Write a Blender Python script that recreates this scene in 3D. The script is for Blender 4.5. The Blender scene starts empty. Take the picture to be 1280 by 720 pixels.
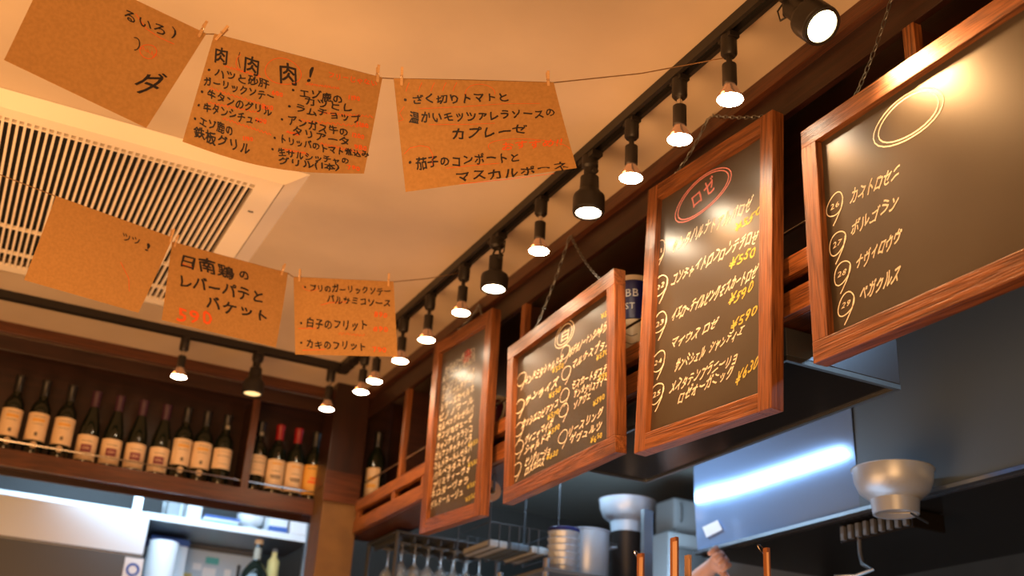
import bpy, bmesh, math, random
from mathutils import Vector, Matrix, Quaternion
random.seed(7)
V = Vector
C = bpy.context.scene.collection
R = math.radians
# ---------------------------------------------------------------- camera
CAMZ = 1.2
F = 1425.288
MR = Matrix(((0.89218434, -0.23172625, -0.38769841), (-0.44792259, -0.34356583, -0.82542588), (0.05807292, 0.91009091, -0.41031947)))
cam_data = bpy.data.cameras.new('camera'); cam = bpy.data.objects.new('camera', cam_data); C.objects.link(cam)
cam.matrix_world = Matrix.Translation((0, 0, CAMZ)) @ MR.to_4x4()
cam_data.sensor_width = 36; cam_data.lens = F / 1280 * 36; cam_data.clip_start = .02
cam_data.dof.use_dof = True; cam_data.dof.focus_distance = 2.15; cam_data.dof.aperture_fstop = 3.4; cam_data.dof.aperture_blades = 0
bpy.context.scene.camera = cam
sc = bpy.context.scene
sc.view_settings.view_transform = 'Standard'; sc.view_settings.look = 'None'; sc.view_settings.gamma = 1; sc.view_settings.exposure = 0.0
# ---------------------------------------------------------------- light
WARM = (1.0, .50, .19); COOL = (.50, .74, 1.0)
w = bpy.data.worlds.new('world'); sc.world = w; w.use_nodes = True
w.node_tree.nodes['Background'].inputs[0].default_value = (1.0, .52, .24, 1); w.node_tree.nodes['Background'].inputs[1].default_value = .22
def light(name, kind, loc, energy, color, size=.1, look=None, size_y=None, spot=None, blend=.5):
    d = bpy.data.lights.new(name, kind); d.energy = energy; d.color = color
    if kind == 'AREA':
        d.size = size
        if size_y: d.shape = 'RECTANGLE'; d.size_y = size_y
    else: d.shadow_soft_size = size
    if kind == 'SPOT': d.spot_size = R(spot); d.spot_blend = blend
    o = bpy.data.objects.new(name, d); C.objects.link(o); o.location = loc
    if look is not None: o.rotation_euler = (V(look) - V(loc)).to_track_quat('-Z', 'Y').to_euler()
    return o
# the rest of the dining room's warm light comes from behind and below the camera
light('dining_room_light', 'AREA', (-.7, -1.0, .9), 84, WARM, 1.8, look=(.5, 2.6, 2.6))
light('table_bounce_light', 'AREA', (-.3, 2.3, .80), 48, WARM, 1.6, look=(.1, 2.5, 2.6))
# cool tube light of the kitchen: over the stove aisle and over the back shelf, plus two added fills
light('kitchen_tube_light', 'AREA', (1.80, 3.25, 2.295), 5, COOL, .022, size_y=.86).rotation_euler = (0, R(-30), 0)
light('kitchen_back_light', 'AREA', (.7, 4.62, 2.33), 11, COOL, 1.2, look=(.9, 5.1, 1.9), size_y=.3)
light('kitchen_aisle_light', 'AREA', (2.15, .55, 2.58), 4, COOL, .05, look=(2.15, .55, 0), size_y=.6).rotation_euler = (0, 0, 0)
light('kitchen_hood_fill', 'AREA', (1.75, 2.6, 1.1), 6, COOL, .9, look=(2.3, 2.6, 2.2))  # added upward fill brightening the hood sheet and bowls, no lamp stands here
light('kitchen_ceiling_fill', 'AREA', (2.7, 4.1, 2.0), 9, COOL, .6, look=(2.2, 4.6, 2.7))  # added fill brightening the far kitchen ceiling, without any fitting
# ---------------------------------------------------------------- pixel rays (photo pixel -> point on a real plane)
def ray(px, py): return MR @ V(((px - 640) / F, -(py - 360) / F, -1.0))
def PX(px, py, X): r = ray(px, py); return V((0, 0, CAMZ)) + r * (X / r.x)
def PY(px, py, Y): r = ray(px, py); return V((0, 0, CAMZ)) + r * (Y / r.y)
def PZ(px, py, z): r = ray(px, py); return V((0, 0, CAMZ)) + r * ((z - CAMZ) / r.z)
def pix(P):
    c = MR.transposed() @ (P - V((0, 0, CAMZ))); return (640 + F * c.x / -c.z, 360 - F * c.y / -c.z)
# ---------------------------------------------------------------- materials
def mat(name, col, rough=.5, metal=0., noise=None, bump=0., nscale=(8, 8, 8), spec=.5, emit=None, estr=0., alpha=None, trans=0., coat=0., coords='Object', detail=6, contrast=(.35, .65), bscale=None):
    m = bpy.data.materials.new(name); m.use_nodes = True; nt = m.node_tree; N = nt.nodes; L = nt.links
    b = N['Principled BSDF']; b.inputs['Base Color'].default_value = (*col, 1); b.inputs['Roughness'].default_value = rough
    b.inputs['Metallic'].default_value = metal; b.inputs['Specular IOR Level'].default_value = spec
    b.inputs['Transmission Weight'].default_value = trans; b.inputs['Coat Weight'].default_value = coat
    if emit: b.inputs['Emission Color'].default_value = (*emit, 1); b.inputs['Emission Strength'].default_value = estr
    if noise or bump:
        tc = N.new('ShaderNodeTexCoord'); mp = N.new('ShaderNodeMapping'); mp.inputs['Scale'].default_value = nscale
        L.new(tc.outputs[coords], mp.inputs['Vector'])
        nz = N.new('ShaderNodeTexNoise'); nz.inputs['Scale'].default_value = 1; nz.inputs['Detail'].default_value = detail; L.new(mp.outputs[0], nz.inputs['Vector'])
        if noise:
            cr = N.new('ShaderNodeValToRGB'); cr.color_ramp.elements[0].position, cr.color_ramp.elements[1].position = contrast
            cr.color_ramp.elements[0].color = (*noise, 1); cr.color_ramp.elements[1].color = (*col, 1)
            L.new(nz.outputs['Fac'], cr.inputs[0]); L.new(cr.outputs[0], b.inputs['Base Color'])
        if bump:
            src = nz
            if bscale:
                mp2 = N.new('ShaderNodeMapping'); mp2.inputs['Scale'].default_value = bscale; L.new(tc.outputs[coords], mp2.inputs['Vector'])
                src = N.new('ShaderNodeTexNoise'); src.inputs['Scale'].default_value = 1; L.new(mp2.outputs[0], src.inputs['Vector'])
            bp = N.new('ShaderNodeBump'); bp.inputs['Strength'].default_value = bump; bp.inputs['Distance'].default_value = .01
            L.new(src.outputs['Fac'], bp.inputs['Height']); L.new(bp.outputs[0], b.inputs['Normal'])
    return m
def grain_mat(name, light_c, dark_c, rough=.38, bump=.5, rings=(1.6, 26, 26)):
    m = bpy.data.materials.new(name); m.use_nodes = True; nt = m.node_tree; N = nt.nodes; L = nt.links
    b = N['Principled BSDF']; b.inputs['Roughness'].default_value = rough; b.inputs['Coat Weight'].default_value = .25; b.inputs['Coat Roughness'].default_value = .3
    tc = N.new('ShaderNodeTexCoord'); oi = N.new('ShaderNodeObjectInfo'); ad = N.new('ShaderNodeVectorMath'); ad.operation = 'ADD'
    sc_ = N.new('ShaderNodeVectorMath'); sc_.operation = 'SCALE'; sc_.inputs[3].default_value = 7.0
    cb = N.new('ShaderNodeCombineXYZ'); L.new(oi.outputs['Random'], cb.inputs[0]); L.new(oi.outputs['Random'], cb.inputs[1]); L.new(cb.outputs[0], sc_.inputs[0])
    L.new(tc.outputs['Object'], ad.inputs[0]); L.new(sc_.outputs[0], ad.inputs[1])
    mp = N.new('ShaderNodeMapping'); mp.inputs['Scale'].default_value = rings; L.new(ad.outputs[0], mp.inputs['Vector'])
    n1 = N.new('ShaderNodeTexNoise'); n1.inputs['Scale'].default_value = 1.0; n1.inputs['Detail'].default_value = 3; n1.inputs['Distortion'].default_value = .6; L.new(mp.outputs[0], n1.inputs['Vector'])
    mu = N.new('ShaderNodeMath'); mu.operation = 'MULTIPLY'; mu.inputs[1].default_value = 44; L.new(n1.outputs['Fac'], mu.inputs[0])
    sn = N.new('ShaderNodeMath'); sn.operation = 'SINE'; L.new(mu.outputs[0], sn.inputs[0])
    mp2 = N.new('ShaderNodeMapping'); mp2.inputs['Scale'].default_value = (14, 420, 420); L.new(ad.outputs[0], mp2.inputs['Vector'])
    n2 = N.new('ShaderNodeTexNoise'); n2.inputs['Scale'].default_value = 1; n2.inputs['Detail'].default_value = 2; L.new(mp2.outputs[0], n2.inputs['Vector'])
    mx = N.new('ShaderNodeMath'); mx.operation = 'MULTIPLY_ADD'; mx.inputs[1].default_value = .13; L.new(sn.outputs[0], mx.inputs[0]); L.new(n2.outputs['Fac'], mx.inputs[2])
    cr = N.new('ShaderNodeValToRGB'); cr.color_ramp.elements[0].position = .2; cr.color_ramp.elements[1].position = .72
    cr.color_ramp.elements[0].color = (*dark_c, 1); cr.color_ramp.elements[1].color = (*light_c, 1)
    L.new(mx.outputs[0], cr.inputs[0]); L.new(cr.outputs[0], b.inputs['Base Color'])
    bp = N.new('ShaderNodeBump'); bp.inputs['Strength'].default_value = bump; bp.inputs['Distance'].default_value = .002; L.new(mx.outputs[0], bp.inputs['Height']); L.new(bp.outputs[0], b.inputs['Normal'])
    return m
M = {}
M['bowlsteel'] = mat('satin_steel', (.50, .56, .62), .38, .45)
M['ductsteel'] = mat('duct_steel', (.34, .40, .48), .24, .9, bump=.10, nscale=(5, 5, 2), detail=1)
M['coolwhite'] = mat('cool_white_board', (.46, .58, .66), .6)
M['charcoal'] = mat('charcoal_paint', (.045, .052, .060), .5)
M['sidesheet'] = mat('matt_steel', (.11, .15, .185), .5, .3)
M['dullwhite'] = mat('dull_white_paint', (.34, .37, .38), .6)
M['tube'] = mat('lit_tube', (1, 1, 1), .5, emit=(.75, .9, 1), estr=5)
M['frame'] = grain_mat('frame_wood', (.27, .090, .024), (.060, .017, .005))
M['shelfwood'] = grain_mat('shelf_wood', (.11, .033, .012), (.033, .010, .005), rough=.35, bump=.2)
M['darkwood'] = grain_mat('dark_wood', (.036, .011, .006), (.015, .005, .003), rough=.4, bump=.12, rings=(1, 9, 9))
M['board'] = mat('chalkboard', (.048, .039, .029), .31, noise=(.060, .050, .039), nscale=(5, 5, 5), spec=.8)
M['kraft'] = mat('kraft_paper', (.50, .27, .085), .8, noise=(.43, .23, .07), nscale=(160, 160, 160), bump=.04)
M['ceil'] = mat('ceiling_plaster', (.64, .52, .38), .9, noise=(.50, .40, .29), nscale=(2.2, 2.2, 2.2), bump=.10, bscale=(14, 14, 14), contrast=(.3, .7))
M['ink'] = mat('marker_ink', (.012, .008, .012), .5); M['red'] = mat('orange_marker', (.85, .12, .015), .6)
M['white'] = mat('chalk_white', (.92, .86, .72), .9); M['pink'] = mat('chalk_pink', (.70, .25, .22), .9); M['yellow'] = mat('chalk_yellow', (.72, .62, .14), .9); M['chalkred'] = mat('chalk_red', (.5, .05, .04), .9)
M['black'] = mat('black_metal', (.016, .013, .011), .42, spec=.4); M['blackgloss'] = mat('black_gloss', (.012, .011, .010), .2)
M['chrome'] = mat('chrome', (.75, .72, .68), .18, 1.0); M['steel'] = mat('stainless_steel', (.62, .66, .70), .30, 1.0, bump=.05, nscale=(3, 120, 3))
M['steeldark'] = mat('dull_steel', (.30, .32, .33), .42, 1.0); M['lens'] = mat('lit_lens', (1, .8, .5), .3, emit=(1, .80, .55), estr=60)
M['lensdim'] = mat('dim_lens', (1, .8, .5), .3, emit=(1, .70, .30), estr=1.3)
M['lensyellow'] = mat('yellow_lit_lens', (1, .8, .5), .3, emit=(1, .82, .42), estr=40)
M['reflector'] = mat('bulb_reflector', (.55, .36, .26), .12, .9, emit=(1, .42, .16), estr=.12)
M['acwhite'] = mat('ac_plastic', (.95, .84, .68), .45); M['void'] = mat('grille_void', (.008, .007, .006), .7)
M['peg'] = mat('peg_wood', (.72, .44, .20), .6, noise=(.6, .34, .14), nscale=(40, 40, 400)); M['string'] = mat('twine', (.20, .11, .04), .8)
M['glassdark'] = mat('bottle_glass', (.008, .012, .007), .08, coat=.4); M['label'] = mat('bottle_label', (.80, .60, .38), .6, noise=(.74, .54, .33), nscale=(30, 30, 30))
M['labely'] = mat('bottle_label_yellow', (.78, .42, .08), .6); M['foilred'] = mat('foil_red', (.26, .008, .010), .35); M['foilpurple'] = mat('foil_purple', (.050, .016, .034), .5)
M['foilblack'] = mat('foil_black', (.013, .012, .012), .3); M['labelprint'] = mat('label_print', (.20, .03, .05), .6); M['labelink'] = mat('label_ink', (.12, .09, .07), .6); M['seal'] = mat('neck_seal', (.30, .27, .20), .5)
M['amber'] = mat('amber_plaster', (.15, .078, .022), .7, noise=(.11, .055, .015), nscale=(12, 12, 12), bump=.1)
M['plastic'] = mat('white_plastic', (.75, .80, .82), .45); M['blue'] = mat('blue_plastic', (.05, .13, .42), .45); M['paper'] = mat('white_paper', (.78, .80, .80), .8)
M['grey'] = mat('grey_paint', (.10, .105, .105), .6); M['kwall'] = mat('kitchen_wall', (.085, .085, .075), .6, noise=(.065, .065, .058), nscale=(4, 4, 4)); M['kceil'] = mat('kitchen_ceiling', (.22, .22, .19), .8)
M['floor'] = mat('floor_wood', (.16, .09, .05), .5, noise=(.12, .06, .03), nscale=(1, 20, 1)); M['plaster'] = mat('dining_plaster', (.5, .36, .22), .8, bump=.1)
M['clip'] = mat('orange_wood', (.30, .115, .035), .5, noise=(.22, .08, .025), nscale=(60, 60, 4)); M['skin'] = mat('skin', (.62, .36, .26), .5); M['cloth'] = mat('cook_jacket', (.70, .72, .74), .85); M['hair'] = mat('hair', (.012, .01, .01), .6); M['trousers'] = mat('dark_trousers', (.03, .03, .035), .8)
M['glass'] = mat('clear_glass', (.9, .95, .95), .05, trans=.9); M['cork'] = mat('cork', (.50, .28, .12), .7); M['navy'] = mat('navy_tin', (.012, .012, .10), .35); M['cream'] = mat('cream_tin', (.70, .56, .36), .5); M['maroon'] = mat('maroon_tin', (.10, .006, .02), .35)
M['teal'] = mat('teal_paper', (.10, .45, .45), .7); M['ochre'] = mat('yellow_card', (.62, .50, .18), .7); M['brownpaper'] = mat('brown_roll', (.55, .33, .20), .8); M['hoodblue'] = mat('polished_steel_sheet', (.36, .56, .92), .13, .55, bump=.02, nscale=(1.5, 3, 2.0), detail=1)  # polished sheet: blue cast of the cool kitchen light put into its colour
# ---------------------------------------------------------------- mesh helpers
class MB:
    def __init__(s): s.v = []; s.f = []; s.m = []
    def add(s, vs, fs, mi=0):
        n = len(s.v); s.v += [tuple(v) for v in vs]; s.f += [tuple(i + n for i in f) for f in fs]; s.m += [mi] * len(fs); return s
    def box(s, a, b, mi=0, T=None, bev=0):
        x0, y0, z0 = a; x1, y1, z1 = b
        vs = [V(p) for p in ((x0, y0, z0), (x1, y0, z0), (x1, y1, z0), (x0, y1, z0), (x0, y0, z1), (x1, y0, z1), (x1, y1, z1), (x0, y1, z1))]
        if T: vs = [T @ v for v in vs]
        return s.add(vs, ((0, 3, 2, 1), (4, 5, 6, 7), (0, 1, 5, 4), (1, 2, 6, 5), (2, 3, 7, 6), (3, 0, 4, 7)), mi)
    def lathe(s, prof, seg=20, T=None, mi=0, caps=True):
        vs = []; fs = []
        for r, z in prof:
            for k in range(seg):
                a = 2 * math.pi * k / seg; vs.append(V((r * math.cos(a), r * math.sin(a), z)))
        for i in range(len(prof) - 1):
            for k in range(seg):
                k2 = (k + 1) % seg; fs.append((i * seg + k, i * seg + k2, (i + 1) * seg + k2, (i + 1) * seg + k))
        if caps: fs.append(tuple(range(seg))[::-1]); fs.append(tuple((len(prof) - 1) * seg + k for k in range(seg)))
        if T: vs = [T @ v for v in vs]
        return s.add(vs, fs, mi)
    def tube(s, pts, r, seg=8, closed=False, mi=0, rr=None):
        pts = [V(p) for p in pts]; n = len(pts); vs = []; fs = []; up = V((0, 0, 1)); last = None
        for i, p in enumerate(pts):
            if closed: t = pts[(i + 1) % n] - pts[i - 1]
            else: t = pts[min(i + 1, n - 1)] - pts[max(i - 1, 0)]
            t.normalize()
            if last is None:
                a = t.cross(up)
                if a.length < .1: a = t.cross(V((1, 0, 0)))
            else: a = last - t * last.dot(t)
            a.normalize(); last = a; b = t.cross(a); q = rr[i] if rr else r
            for k in range(seg):
                an = 2 * math.pi * k / seg; vs.append(p + a * q * math.cos(an) + b * q * math.sin(an))
        for i in range(n if closed else n - 1):
            j = (i + 1) % n
            for k in range(seg): k2 = (k + 1) % seg; fs.append((i * seg + k, i * seg + k2, j * seg + k2, j * seg + k))
        if not closed: fs.append(tuple(range(seg))[::-1]); fs.append(tuple((n - 1) * seg + k for k in range(seg)))
        return s.add(vs, fs, mi)
WM = {}
def W(o): return WM.get(o.name, Matrix.Identity(4))
def link(o, parent=None, mw=None):
    C.objects.link(o); mw = mw or Matrix.Identity(4); WM[o.name] = mw
    if parent: o.parent = parent; o.matrix_basis = W(parent).inverted() @ mw
    else: o.matrix_basis = mw
    return o
def build(name, mb, m, parent=None, smooth=False, bevel=0, mw=None, world=True):
    """mb in world coordinates when world=True (converted to the object's own frame mw); else already local"""
    me = bpy.data.meshes.new(name)
    mw = mw or (W(parent).copy() if parent else Matrix.Identity(4))
    vs = mb.v
    if world: inv = mw.inverted(); vs = [inv @ V(v) for v in mb.v]
    me.from_pydata([tuple(v) for v in vs], [], mb.f)
    ms = m if isinstance(m, (list, tuple)) else [m]
    for k in ms: me.materials.append(M[k])
    for i, p in enumerate(me.polygons): p.material_index = mb.m[i]
    bm = bmesh.new(); bm.from_mesh(me); bmesh.ops.recalc_face_normals(bm, faces=bm.faces)
    if bevel:
        es = [e for e in bm.edges if len(e.link_faces) == 2 and e.calc_face_angle(0) > .6]
        bmesh.ops.bevel(bm, geom=es, offset=bevel, segments=2, affect='EDGES', profile=.6)
    bm.to_mesh(me); bm.free()
    if smooth:
        for p in me.polygons: p.use_smooth = True
        me.set_sharp_from_angle(angle=R(40))
    return link(bpy.data.objects.new(name, me), parent, mw)
def tag(o, label=None, cat=None, group=None, kind=None):
    if label: o['label'] = label
    if cat: o['category'] = cat
    if group: o['group'] = group
    if kind: o['kind'] = kind
    return o
def thing(name, loc, label, cat, group=None, rot=None):
    mw = Matrix.Translation(V(loc)) @ (rot.to_4x4() if rot else Matrix.Identity(4))
    return tag(link(bpy.data.objects.new(name, None), None, mw), label, cat, group)
def dup(o, mw=None, label=None):
    def rec(s, parent, mw2):
        c = s.copy(); C.objects.link(c)
        if parent: c.parent = parent
        else: c.matrix_basis = mw2
        WM[c.name] = mw2
        for ch in list(s.children):
            rec(ch, c, mw2 @ ch.matrix_basis)
        return c
    r = rec(o, None, mw)
    if label: r['label'] = label
    return r
def frame_of(x, y, z, loc=(0, 0, 0)):
    m = Matrix((x, y, z)).transposed().to_4x4(); m.translation = V(loc); return m
def plank(name, A, B, side, wdt, thk, m, parent=None, bevel=.0015):
    """a board from A to B; side = direction of its width; its own X axis runs along the grain"""
    A = V(A); B = V(B); x = (B - A).normalized(); y = V(side); y = (y - x * y.dot(x)).normalized(); z = x.cross(y); L = (B - A).length
    mb = MB().box((-L / 2, -wdt / 2, -thk / 2), (L / 2, wdt / 2, thk / 2))
    return build(name, mb, m, parent, bevel=bevel, mw=frame_of(x, y, z, (A + B) / 2), world=False)
def zr(z): return z + CAMZ
# ---------------------------------------------------------------- handwriting
GL = {}
def glyph(ch):
    if ch not in GL:
        c = bpy.data.curves.new('t', 'FONT'); c.body = ch; c.resolution_u = 2
        o = bpy.data.objects.new('t', c); C.objects.link(o)
        me = bpy.data.meshes.new_from_object(o.evaluated_get(bpy.context.evaluated_depsgraph_get()))
        vs = [(v.co.x, v.co.y) for v in me.vertices]; fs = [tuple(p.vertices) for p in me.polygons]
        bpy.data.objects.remove(o); bpy.data.curves.remove(c); bpy.data.meshes.remove(me)
        adv = (max([v[0] for v in vs]) + .08) if vs and ord(ch) < 0x2000 else (1.0 if ord(ch) > 0x2000 else .5)
        GL[ch] = (vs, fs, adv)
    return GL[ch]
def homog(src, dst):
    A = []
    for (x, y), (u, v) in zip(src, dst):
        A.append([x, y, 1, 0, 0, 0, -u * x, -u * y, u]); A.append([0, 0, 0, x, y, 1, -v * x, -v * y, v])
    n = 8
    for i in range(n):
        p = max(range(i, n), key=lambda r: abs(A[r][i])); A[i], A[p] = A[p], A[i]
        for r in range(n):
            if r != i:
                k = A[r][i] / A[i][i]
                for c in range(i, 9): A[r][c] -= k * A[i][c]
    h = [A[i][8] / A[i][i] for i in range(n)]
    return lambda x, y: ((h[0] * x + h[1] * y + h[2]) / (h[6] * x + h[7] * y + 1), (h[3] * x + h[4] * y + h[5]) / (h[6] * x + h[7] * y + 1))
class Sheet:
    belly = 0.
    """flat (or slightly curled) rectangle with real corners TL TR BR BL; finds where on it a mark stands"""
    def __init__(s, P, obj, curl=0., waves=0.):
        s.P4 = [V(p) for p in P]; s.obj = obj; s.curl = curl; s.waves = waves
        s.w = ((s.P4[1] - s.P4[0]).length + (s.P4[2] - s.P4[3]).length) / 2; s.h = ((s.P4[3] - s.P4[0]).length + (s.P4[2] - s.P4[1]).length) / 2
        s.n = (s.P4[1] - s.P4[0]).cross(s.P4[3] - s.P4[0]).normalized()
        if s.n.dot(s.P4[0] - V((0, 0, CAMZ))) > 0: s.n = -s.n
        s.hom = homog([pix(p) for p in s.P4], [(0, 0), (1, 0), (1, 1), (0, 1)])
    def pt(s, u, v, off=0.):
        a, b, c, d = s.P4; p = a * (1 - u) * (1 - v) + b * u * (1 - v) + c * u * v + d * (1 - u) * v
        if s.belly: p = p + (s.P4[3] - s.P4[0]).normalized() * (s.belly * math.sin(math.pi * min(max(u, 0), 1)) * max(v, 0) ** 3)
        return p + s.n * (off + s.curl * math.sin(math.pi * min(max(v, 0), 1)) * (.6 + .4 * u) + s.waves * math.sin(u * 7.0 + v * 2) * v)
    def m(s, px):
        u, v = s.hom(*px)
        if s.belly: v -= s.belly / s.h * math.sin(math.pi * min(max(u, 0), 1)) * max(min(v, 1), 0) ** 3 * .9
        return V((u * s.w, v * s.h))
    def P(s, q, off=0.): return s.pt(q.x / s.w, q.y / s.h, off)
    def write(s, text, p0, p1, hpx, m, lean=0., off=.0006, jit=1., bold=0., name='handwritten_line', thin=0.):
        """text from pixel p0 to p1 (baseline), about hpx tall"""
        A = s.m(p0); B = s.m(p1); H = s.m((p0[0] + lean, p0[1] - hpx)) - A; D = B - A
        tot = sum(glyph(c)[2] for c in text); k = 1 / tot; x = 0; mb = MB()
        for ch in text:
            vs, fs, adv = glyph(ch); rot = random.uniform(-.10, .10) * jit; sx = random.uniform(.88, 1.02); sy = random.uniform(.88, 1.08); dy = random.uniform(-.06, .06) * jit
            ph = random.uniform(0, 6); nv = []
            cx, cy = adv / 2, .38
            for gx, gy in vs:
                ax, ay = (gx - cx) * sx, (gy - cy) * sy
                ax, ay = ax * math.cos(rot) - ay * math.sin(rot), ax * math.sin(rot) + ay * math.cos(rot)
                ax += .025 * jit * math.sin(ay * 7 + ph); ay += .025 * jit * math.sin(ax * 6 + ph * 2)
                q = A + D * k * (x + ax + cx) + H * (ay + cy + dy)
                nv.append(s.P(q, off))
            mb.add(nv, fs)
            if bold:
                for bx, by in ((bold, 0), (0, bold), (bold, bold)):
                    mb.add([v + (s.P4[1] - s.P4[0]).normalized() * bx + (s.P4[3] - s.P4[0]).normalized() * by + s.n * .00002 * (1 + bx * 300) for v in nv], fs)
            x += adv
        return build(name, mb, m, s.obj)
    def stroke(s, pts, wd, m, off=.0006, closed=False, name='drawn_mark', taper=False):
        """a flat pen stroke through pixel points"""
        q = [s.m(p) for p in pts]; n = len(q); vs = []; fs = []
        for i, p in enumerate(q):
            t = (q[(i + 1) % n] - q[i - 1]) if closed else (q[min(i + 1, n - 1)] - q[max(i - 1, 0)])
            if t.length < 1e-9: t = V((1, 0))
            t.normalize(); nn = V((-t.y, t.x)) * wd / 2 * (1 if not taper else .5 + .5 * math.sin(math.pi * (i + .5) / n))
            vs += [s.P(p + nn, off), s.P(p - nn, off)]
        for i in range(n if closed else n - 1): j = (i + 1) % n; fs.append((2 * i, 2 * i + 1, 2 * j + 1, 2 * j))
        return build(name, MB().add(vs, fs), m, s.obj)
    def squiggle(s, p0, p1, amp, n, wd, m, off=.0005, name='drawn_mark'):
        k = n * 4; pts = []
        for i in range(k + 1):
            t = i / k; pts.append((p0[0] + (p1[0] - p0[0]) * t + random.uniform(-.3, .3) * amp, p0[1] + (p1[1] - p0[1]) * t + amp * math.sin(i * 2.1) * random.uniform(.4, 1)))
        return s.stroke(pts, wd, m, off, name=name)
def ellipse(cx, cy, rx, ry, rot, n=28, a0=0, a1=360, wob=.03):
    out = []
    for i in range(n):
        a = R(a0 + (a1 - a0) * i / n); r = 1 + wob * math.sin(3 * a + cx); x, y = rx * r * math.cos(a), ry * r * math.sin(a)
        out.append((cx + x * math.cos(rot) - y * math.sin(rot), cy + x * math.sin(rot) + y * math.cos(rot)))
    return out
# ================================================================ the setting
H = 2.652                      # dining ceiling
XW = 1.345; YB = 4.22          # fronts of the two cabinet walls
def struct(name, mb, m, **k): return tag(build(name, mb, m, **k), kind='structure')
struct('ceiling', MB().box((-2.6, -2.2, H), (XW + .14, YB + .16, H + .08)), 'ceil')
struct('floor', MB().box((-2.6, -2.2, -.08), (4.1, 6.1, 0)), 'floor')
struct('wall_left', MB().box((-2.68, -2.2, 0), (-2.6, 6.1, 2.76)), 'plaster')
struct('wall_front', MB().box((-2.6, -2.28, 0), (-1.9, -2.2, H)).box((2.2, -2.28, 0), (4.1, -2.2, 2.76)), 'plaster')   # open between: the room goes on behind the camera
struct('wall_kitchen_right', MB().box((3.9, -2.2, 0), (3.98, 6.1, 2.76)), 'kwall')
struct('wall_kitchen_back', MB().box((-2.6, 5.75, 0), (3.9, 5.83, 2.76)), 'kwall')
struct('ceiling_kitchen', MB().box((XW + .14, -2.2, 2.70), (3.9, 5.75, 2.76)).box((-2.6, YB + .16, 2.70), (XW + .14, 5.75, 2.76)), 'kceil')
struct('wall_counter', MB().box((XW + .0, -2.2, 0), (XW + .08, YB, 1.15)).box((-2.6, YB, 0), (1.235, YB + .08, 1.15)), 'shelfwood')   # low wall of the open counter, below the view
# corner pillar
def slab(name, a, b, m, parent=None, bevel=.002):
    c = (V(a) + V(b)) / 2; d = V(b) - V(a)
    return build(name, MB().box(-d / 2, d / 2), m, parent, bevel=bevel, mw=Matrix.Translation(c), world=False)
tag(slab('wall_corner', (1.205, 4.10, 0), (XW - .002, YB + .02, 2.245), 'amber'), kind='structure')
tag(plank('trim_1', (1.274, 4.170, 2.2455), (1.274, 4.170, 2.651), (1, 0, 0), .138, .138, 'darkwood'), kind='structure')
tag(slab('trim_5', (1.200, 4.092, 2.185), (XW - .003, 4.0995, 2.30), 'shelfwood'), kind='structure')
plank('trim_2', (XW - .004, -2.2, 2.632), (XW - .004, 4.099, 2.632), (0, 0, 1), .0395, .028, 'shelfwood')['kind'] = 'structure'
plank('trim_3', (-2.6, YB - .014, 2.632), (1.204, YB - .014, 2.632), (0, 0, 1), .0395, .026, 'shelfwood')['kind'] = 'structure'
# ---------------------------------------------------------------- wall shelf along the right
ws = thing('wall_shelf', (XW, 1.4, 2.08), 'dark wooden wall shelf behind the chalkboards with a double bottom rail', 'shelf')
Y0, Y1 = -1.8, YB - .02
plank('header_board', (XW + .008, Y0, 2.575), (XW + .008, Y1, 2.575), (0, 0, 1), .078, .016, 'darkwood', ws)
plank('back_panel', (XW + .136, Y0, 2.37), (XW + .136, Y1, 2.37), (0, 0, 1), .59, .008, 'darkwood', ws)
plank('shelf_board', (XW + .071, Y0, 2.187), (XW + .071, Y1, 2.187), (1, 0, 0), .128, .020, 'shelfwood', ws)
plank('bottom_board', (XW + .067, Y0, 2.087), (XW + .067, Y1, 2.087), (1, 0, 0), .130, .020, 'shelfwood', ws)
plank('bottom_rail', (XW - .004, Y0, 2.104), (XW - .004, 4.098, 2.104), (0, 0, 1), .050, .020, 'frame', ws)
plank('upper_rail', (XW - .004, Y0, 2.180), (XW - .004, 4.098, 2.180), (0, 0, 1), .042, .020, 'frame', ws)
slab('end_panel', (XW + .001, 4.205, 2.0972), (XW + .14, 4.218, 2.65), 'darkwood', ws)
for y in (-.3, .47, 1.235, 2.005, 2.775, 3.70):
    plank('upright', (XW + .010, y, 2.20), (XW + .010, y, 2.538), (0, 1, 0), .028, .020, 'frame', ws)
    slab('divider', (XW + .020, y - .010, 2.1975), (XW + .132, y + .010, 2.535), 'darkwood', ws)
for y in (-.3, .47, 1.235, 2.005, 2.475, 2.775, 3.43, 3.70, 4.07):
    slab('rail_post', (XW - .012, y - .014, 2.129), (XW + .004, y + .014, 2.159), 'frame', ws, bevel=0)
build('guard_rod', MB().tube([(XW + .012, Y0, 2.274), (XW + .012, Y1, 2.274)], .0035), 'chrome', ws, smooth=True)
# ---------------------------------------------------------------- wall shelf at the back
bs = thing('wall_shelf', (.3, YB, 2.15), 'dark wooden wall shelf of wine bottles on the far wall', 'shelf')
plank('header_board', (-2.5, YB + .012, 2.585), (1.204, YB + .012, 2.585), (0, 0, 1), .055, .016, 'darkwood', bs)
plank('back_panel', (-2.5, YB + .156, 2.40), (1.340, YB + .156, 2.40), (0, 0, 1), .50, .008, 'darkwood', bs)
plank('shelf_board', (-2.5, YB + .08, 2.184), (1.204, YB + .08, 2.184), (0, 1, 0), .145, .022, 'shelfwood', bs)
plank('bottom_rail', (-2.5, YB, 2.178), (1.204, YB, 2.178), (0, 0, 1), .060, .018, 'shelfwood', bs)
for x in (-1.95, -1.23, -.51, .21, .93):
    if x == .21: continue
    plank('upright', (x, YB + .006, 2.209), (x, YB + .006, 2.556), (1, 0, 0), .028, .018, 'shelfwood', bs)
    slab('divider', (x - .010, YB + .015, 2.196), (x + .010, YB + .151, 2.555), 'darkwood', bs)
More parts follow.
